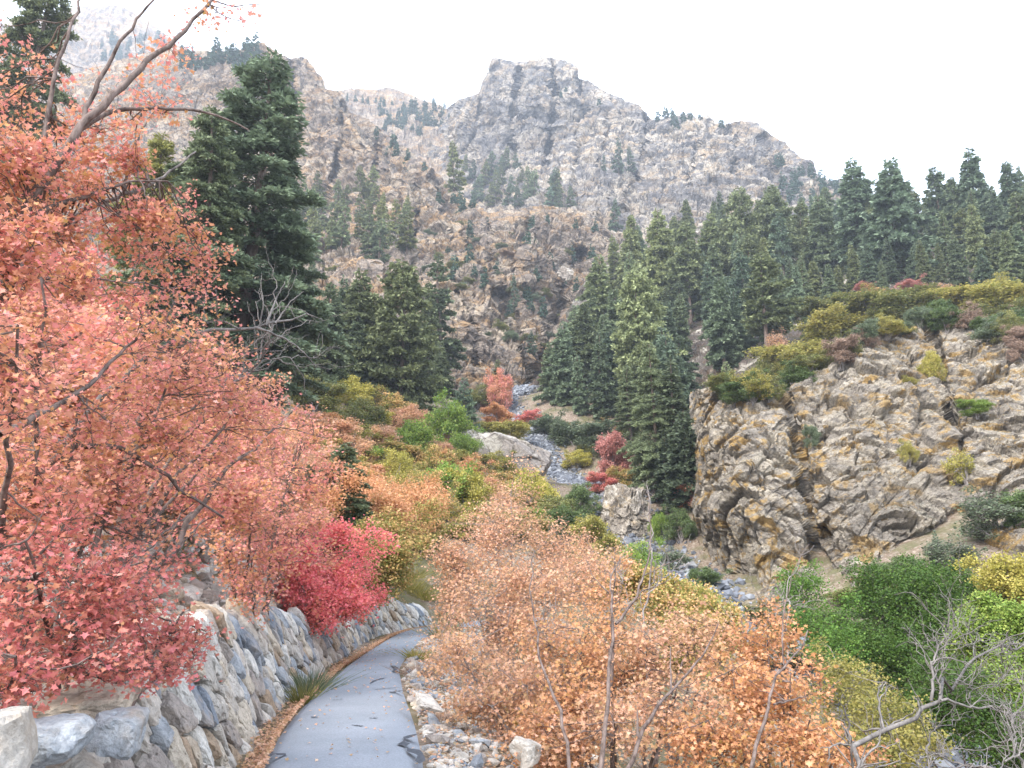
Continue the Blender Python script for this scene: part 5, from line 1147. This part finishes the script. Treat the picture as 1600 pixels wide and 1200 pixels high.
# green trees in the lower right
tot += near_tree('dense dark green tree in front of the outcrop foot', [(1430, 950, 33, 80, 60), (1385, 930, 34, 45, 45), (1470, 915, 34, 45, 35), (1430, 1030, 31, 75, 60), (1360, 1020, 32, 55, 45), (1480, 1000, 31, 45, 60)],
    'leafgreen', 221, base=(1430, 33), leaf=.085, tmpl='mid', dens=1.5, cpx=13, cat='tree', kind='broadleaf_tree', tint=.72)
tot += near_tree('golden yellow tree top at the right picture edge', [(1575, 895, 27, 38, 28), (1605, 905, 27, 45, 35), (1630, 960, 27, 40, 50)],
    'yellow', 222, base=(1610, 27), leaf=.075, tmpl='mid', dens=1.2, cpx=12, cat='tree', kind='broadleaf_tree')
tot += near_tree('yellow-green leafy tree at the right edge under the golden one', [(1545, 985, 24, 55, 45), (1590, 1010, 23, 60, 60), (1580, 1080, 22, 45, 40), (1520, 1010, 24, 40, 30, .8)],
    'lime', 223, base=(1590, 24), leaf=.07, tmpl='mid', dens=1.2, cpx=12, cat='tree', kind='broadleaf_tree')
tot += near_tree('slim mixed green sapling left of the dense dark green tree', [(1265, 930, 34, 35, 38), (1290, 985, 33, 40, 45), (1310, 1030, 31, 40, 40), (1240, 910, 35, 22, 25)],
    'leafgreen', 224, base=(1285, 34), leaf=.08, tmpl='mid', dens=.9, cpx=12, cat='tree', kind='broadleaf_tree', tint=1.1)
tot += near_tree('dark green undergrowth bush at the bottom right', [(1500, 1130, 17, 80, 50), (1420, 1120, 18, 60, 40), (1570, 1160, 16, 60, 40), (1480, 1070, 20, 60, 40, .6)],
    'leafgreen', 225, base=(1500, 18), leaf=.055, tmpl='mid', dens=1.0, cpx=14, cat='bush', kind='bush', tint=.6)
tot += near_tree('olive brown shrub between the orange maple and the dead tree', [(1340, 1100, 14, 60, 45), (1390, 1120, 13, 55, 45), (1370, 1170, 12, 70, 40), (1310, 1060, 16, 40, 40, .7)],
    'yellowolive', 226, base=(1370, 13.5), leaf=.042, tmpl='mid', dens=.8, cpx=15, cat='shrub', kind='shrub', tint=.8, bark=MB_grey)
print('near leaf tris', tot)

# ---- bleached dead tree leaning in from the bottom right, and bare brush round it
def dead(label, limbs, seed, bark, twn=26, twl=.55, r0=.004, kind='dead_tree', cat='dead tree', lev=2):
    r = np.random.default_rng(seed)
    L = np.array([resample([P(*q) for q in p], 18) for p, _, _ in limbs]); R = np.array([np.linspace(a, b, 18) for _, a, b in limbs])
    L[:, 1:-1] += r.normal(0, .014, L[:, 1:-1].shape) * np.linalg.norm(L[:, -1] - L[:, 0], axis=1)[:, None, None]
    W = [tubes(L, R, 7)]
    src, rad, ln = L, R, twl
    for lv in range(lev):
        n = twn * (3 if lv else 1) * len(limbs); i = r.integers(0, src.shape[0], n); j = r.integers(3 if not lv else 1, src.shape[1], n)
        a = src[i, j]; tg = src[i, j] - src[i, j - 1]; tg /= np.linalg.norm(tg, axis=1, keepdims=True) + 1e-9
        v = tg * .8 + r.normal(0, .65, a.shape) + [0, 0, .25]; v /= np.linalg.norm(v, axis=1, keepdims=True)
        b = a + v * (ln * r.uniform(.3, 1.1, n))[:, None]
        B = bez(a, b, r.uniform(-.2, .2), r, 8, .16); B[:, 1:] += np.cumsum(r.normal(0, .012, B[:, 1:].shape), 1) * ln * 1.5
        q0 = np.minimum(rad[i, j] * .6, .011 if not lv else .006)[:, None]; rr = q0 * np.linspace(1, .25, 8)[None] + .0012
        W.append(tubes(B, rr, 4)); src, rad, ln = B, rr, ln * .5
    n = 0; Vs, Qs = [], []
    for V, Q in W: Vs.append(V); Qs.append(Q + n); n += len(V)
    org = L[0, 0]; V = np.concatenate(Vs) - org
    return tag(obj(kind, mesh_np(kind, V, np.concatenate(Qs), mat=bark, smooth=True), loc=org), label, cat)
dead('bleached grey dead tree leaning up to the right across the bottom right corner',
    [(at([(1240, 1330), (1344, 1195), (1387, 1157), (1428, 1120), (1466, 1085), (1516, 1039), (1569, 1017), (1640, 990)], 6.6, 8.4), .028, .006),
     (at([(1455, 1095), (1456, 1032), (1475, 998), (1497, 973)], 7.4, 7.8), .014, .004), (at([(1468, 1085), (1470, 1045), (1478, 1005)], 7.5, 7.6), .009, .003),
     (at([(1470, 1095), (1530, 1104), (1585, 1118), (1640, 1125)], 7.4, 8), .012, .004), (at([(1460, 1000), (1510, 1008), (1545, 1000)], 7.7, 7.9), .006, .002), (at([(1490, 1060), (1530, 1078), (1560, 1072)], 7.6, 7.8), .006, .002)], 301, MB_pale, 14, .5)
dead('tangle of bare white branches at the bottom right edge',
    [(at([(1630, 1290), (1600, 1200), (1580, 1150), (1585, 1118), (1600, 1090)], 6.4, 7.2), .014, .004), (at([(1600, 1270), (1560, 1200), (1500, 1195), (1450, 1175)], 6.2, 7), .012, .004), (at([(1570, 1190), (1610, 1170), (1640, 1160)], 6.5, 6.6), .008, .004), (at([(1440, 1280), (1450, 1180), (1455, 1140), (1500, 1125)], 7.2, 7.8), .009, .003)], 302, MB_pale, 14, .45)
dead('bare twiggy sapling standing against the foot of the crag',
    [(at([(1236, 1080), (1228, 1000), (1226, 940), (1240, 890), (1272, 852)], 11, 11.6), .014, .003), (at([(1150, 1060), (1190, 1000), (1210, 950), (1250, 930)], 11, 12), .01, .003), (at([(1250, 1060), (1200, 1010), (1180, 985), (1150, 980)], 12, 12), .012, .004)], 303, MB_grey, 12, .6)
dead('spray of bare grey twigs in front of the huge spruce',
    [(at([(300, 640), (370, 590), (410, 545), (425, 500), (432, 440)], 6.6, 7), .012, .004), (at([(380, 590), (430, 560), (470, 555), (500, 560)], 6.8, 7.2), .009, .003), (at([(330, 610), (400, 570), (440, 520), (480, 500)], 6.8, 7.2), .008, .003)], 304, MB_pale, 9, .5, lev=2)
dead('upright leafless branches rising out of the orange maples toward the stream',
    [(at([(1000, 1000), (1014, 930), (1018, 860), (1014, 800), (1013, 770)], 10, 10.4), .013, .004), (at([(1010, 930), (1040, 900), (1070, 880)], 10, 10.2), .008, .003), (at([(990, 960), (970, 900), (955, 870)], 10, 10), .007, .003)], 305, MB_grey, 8, .45)

# ---- fallen leaves
r5 = np.random.default_rng(55)
def litter(name, label, x, y, size, palk):
    z = ground(x, y); onp_ = np.abs(x - pathx(y)) < pathw(y); z = np.where(onp_, .07, z + .012 + r5.uniform(0, .03, len(x)))
    M = upmats(len(x), .35, r5); V, Tt = stamp(MAPV, MAPF, np.stack([x, y, z], -1), M, size * r5.uniform(.6, 1.2, len(x)))
    tag(obj(name, mesh_np(name, V, None, Tt, PAL[palk], {'rnd': np.repeat(r5.uniform(0, 1, len(x)), len(MAPV))})), label, 'leaves', kind='stuff')
n = 9000; y = r5.uniform(3, 27, n); x = pathx(y) - pathw(y) + .06 - np.abs(r5.normal(0, .14, n)); ok = x > wall_x(y) - .05; x, y = x[ok], y[ok]
litter('fallen_leaves', 'pinkish fallen leaves lying between the path and the wall', x, y, .04, 'peach')
n = 7000; y = r5.uniform(3, 26, n); x = pathx(y) + pathw(y) + .02 + r5.gamma(1.5, .5, n)
litter('fallen_leaves', 'tan and orange fallen leaves on the gravel right of the path', x, y, .038, 'peach')
n = 420; y = r5.uniform(4, 24, n); x = pathx(y) + pathw(y) * r5.uniform(-.98, .98, n) * r5.uniform(.6, 1, n) ** .3
litter('fallen_leaves', 'few scattered leaves on the open asphalt', x, y, .035, 'peach')
n = 16000; y = r5.uniform(1.5, 28, n); x = wall_x(y) - .55 - r5.gamma(1.4, 1.6, n)
litter('fallen_leaves', 'orange leaf litter on the bank above the wall', x, y, .042, 'orange')
n = 14000; y = r5.uniform(3, 30, n); x = pathx(y) + pathw(y) + .8 + r5.gamma(1.6, 2.2, n)
litter('fallen_leaves', 'orange leaf litter under the maples right of the path', x, y, .045, 'orange')

# ---- dry grass and low tufts at the path edges
def tuft(px, py, h, palk, label, n=160, w_=.12):
    p = ghit(px, py); b = r5.normal(0, w_ * .45, (n, 2)); root = np.stack([b[:, 0], b[:, 1], 0 * b[:, 0]], -1)
    d = np.stack([b[:, 0] * 2.2 + r5.normal(0, .12, n) * h, b[:, 1] * 2.2 + r5.normal(0, .12, n) * h, h * r5.uniform(.5, 1, n)], -1)
    s_ = np.cross(d, [0.3, 1, 0]); s_ /= np.linalg.norm(s_, axis=1, keepdims=True); s_ *= .004
    V = np.stack([root - s_, root + s_, root + d * .6 + s_ * .7, root + d * .6 - s_ * .7, root + d * [1.15, 1.15, 1]], 1).reshape(-1, 3)
    i = np.arange(n)[:, None] * 5
    tag(obj('grass_tuft', mesh_np('grass_tuft', V, i + [[0, 1, 2, 3]], i + [[3, 2, 4]], PAL[palk], {'rnd': np.repeat(r5.uniform(0, 1, n), 5)}), loc=p), label, 'grass')
tuft(483, 1085, .42, 'sage', 'green weed growing at the foot of the wall beside the path', 260, .2)
tuft(470, 1100, .3, 'olive', 'smaller weed just left of the green one at the wall foot')
tuft(690, 1000, .5, 'yellowolive', 'yellow-green grass where the path disappears behind the maple', 260, .25)
tuft(702, 985, .9, 'lime', 'upright green stems at the left edge of the tall peach maple', 160, .2)
tuft(655, 1060, .25, 'twiggy', 'dry grass tuft on the gravel right of the path', 200, .2)
tuft(650, 1030, .25, 'yellowolive', 'straw coloured grass tuft farther along the right path edge', 200, .2)
tuft(690, 1130, .18, 'twiggy', 'short dry tuft near the slab in the gravel', 120, .12)
for i_, (a_, b_) in enumerate([(640, 925), (655, 935), (630, 915), (668, 940), (648, 905)]):
    tuft(a_, b_, .55, 'yellowolive', ['pale dry grass above the far end of the wall', 'second clump of dry grass nearer the path bend', 'dry grass under the orange and green bush', 'dry grass closest to the path bend', 'highest clump of dry grass above the far wall end'][i_], 240, .35)

# ---- canyon air
m, t = mat_new("haze_air"); pv = N(t, "ShaderNodeVolumePrincipled"); pv.inputs['Color'].default_value = (.80, .88, 1.0, 1); pv.inputs['Density'].default_value = .00038; pv.inputs['Anisotropy'].default_value = .2
o_ = N(t, "ShaderNodeOutputMaterial"); t.links.new(pv.outputs[0], o_.inputs['Volume'])
b = np.array([(x, y, z) for x in (-1400, 1400) for y in (-200, 1400) for z in (-61, 760)], float)
tag(obj('haze', mesh_np('haze', b, [(0, 1, 3, 2), (4, 6, 7, 5), (0, 4, 5, 1), (2, 3, 7, 6), (0, 2, 6, 4), (1, 5, 7, 3)], mat=m)), 'thin bluish haze filling the canyon air', 'haze', kind='stuff')
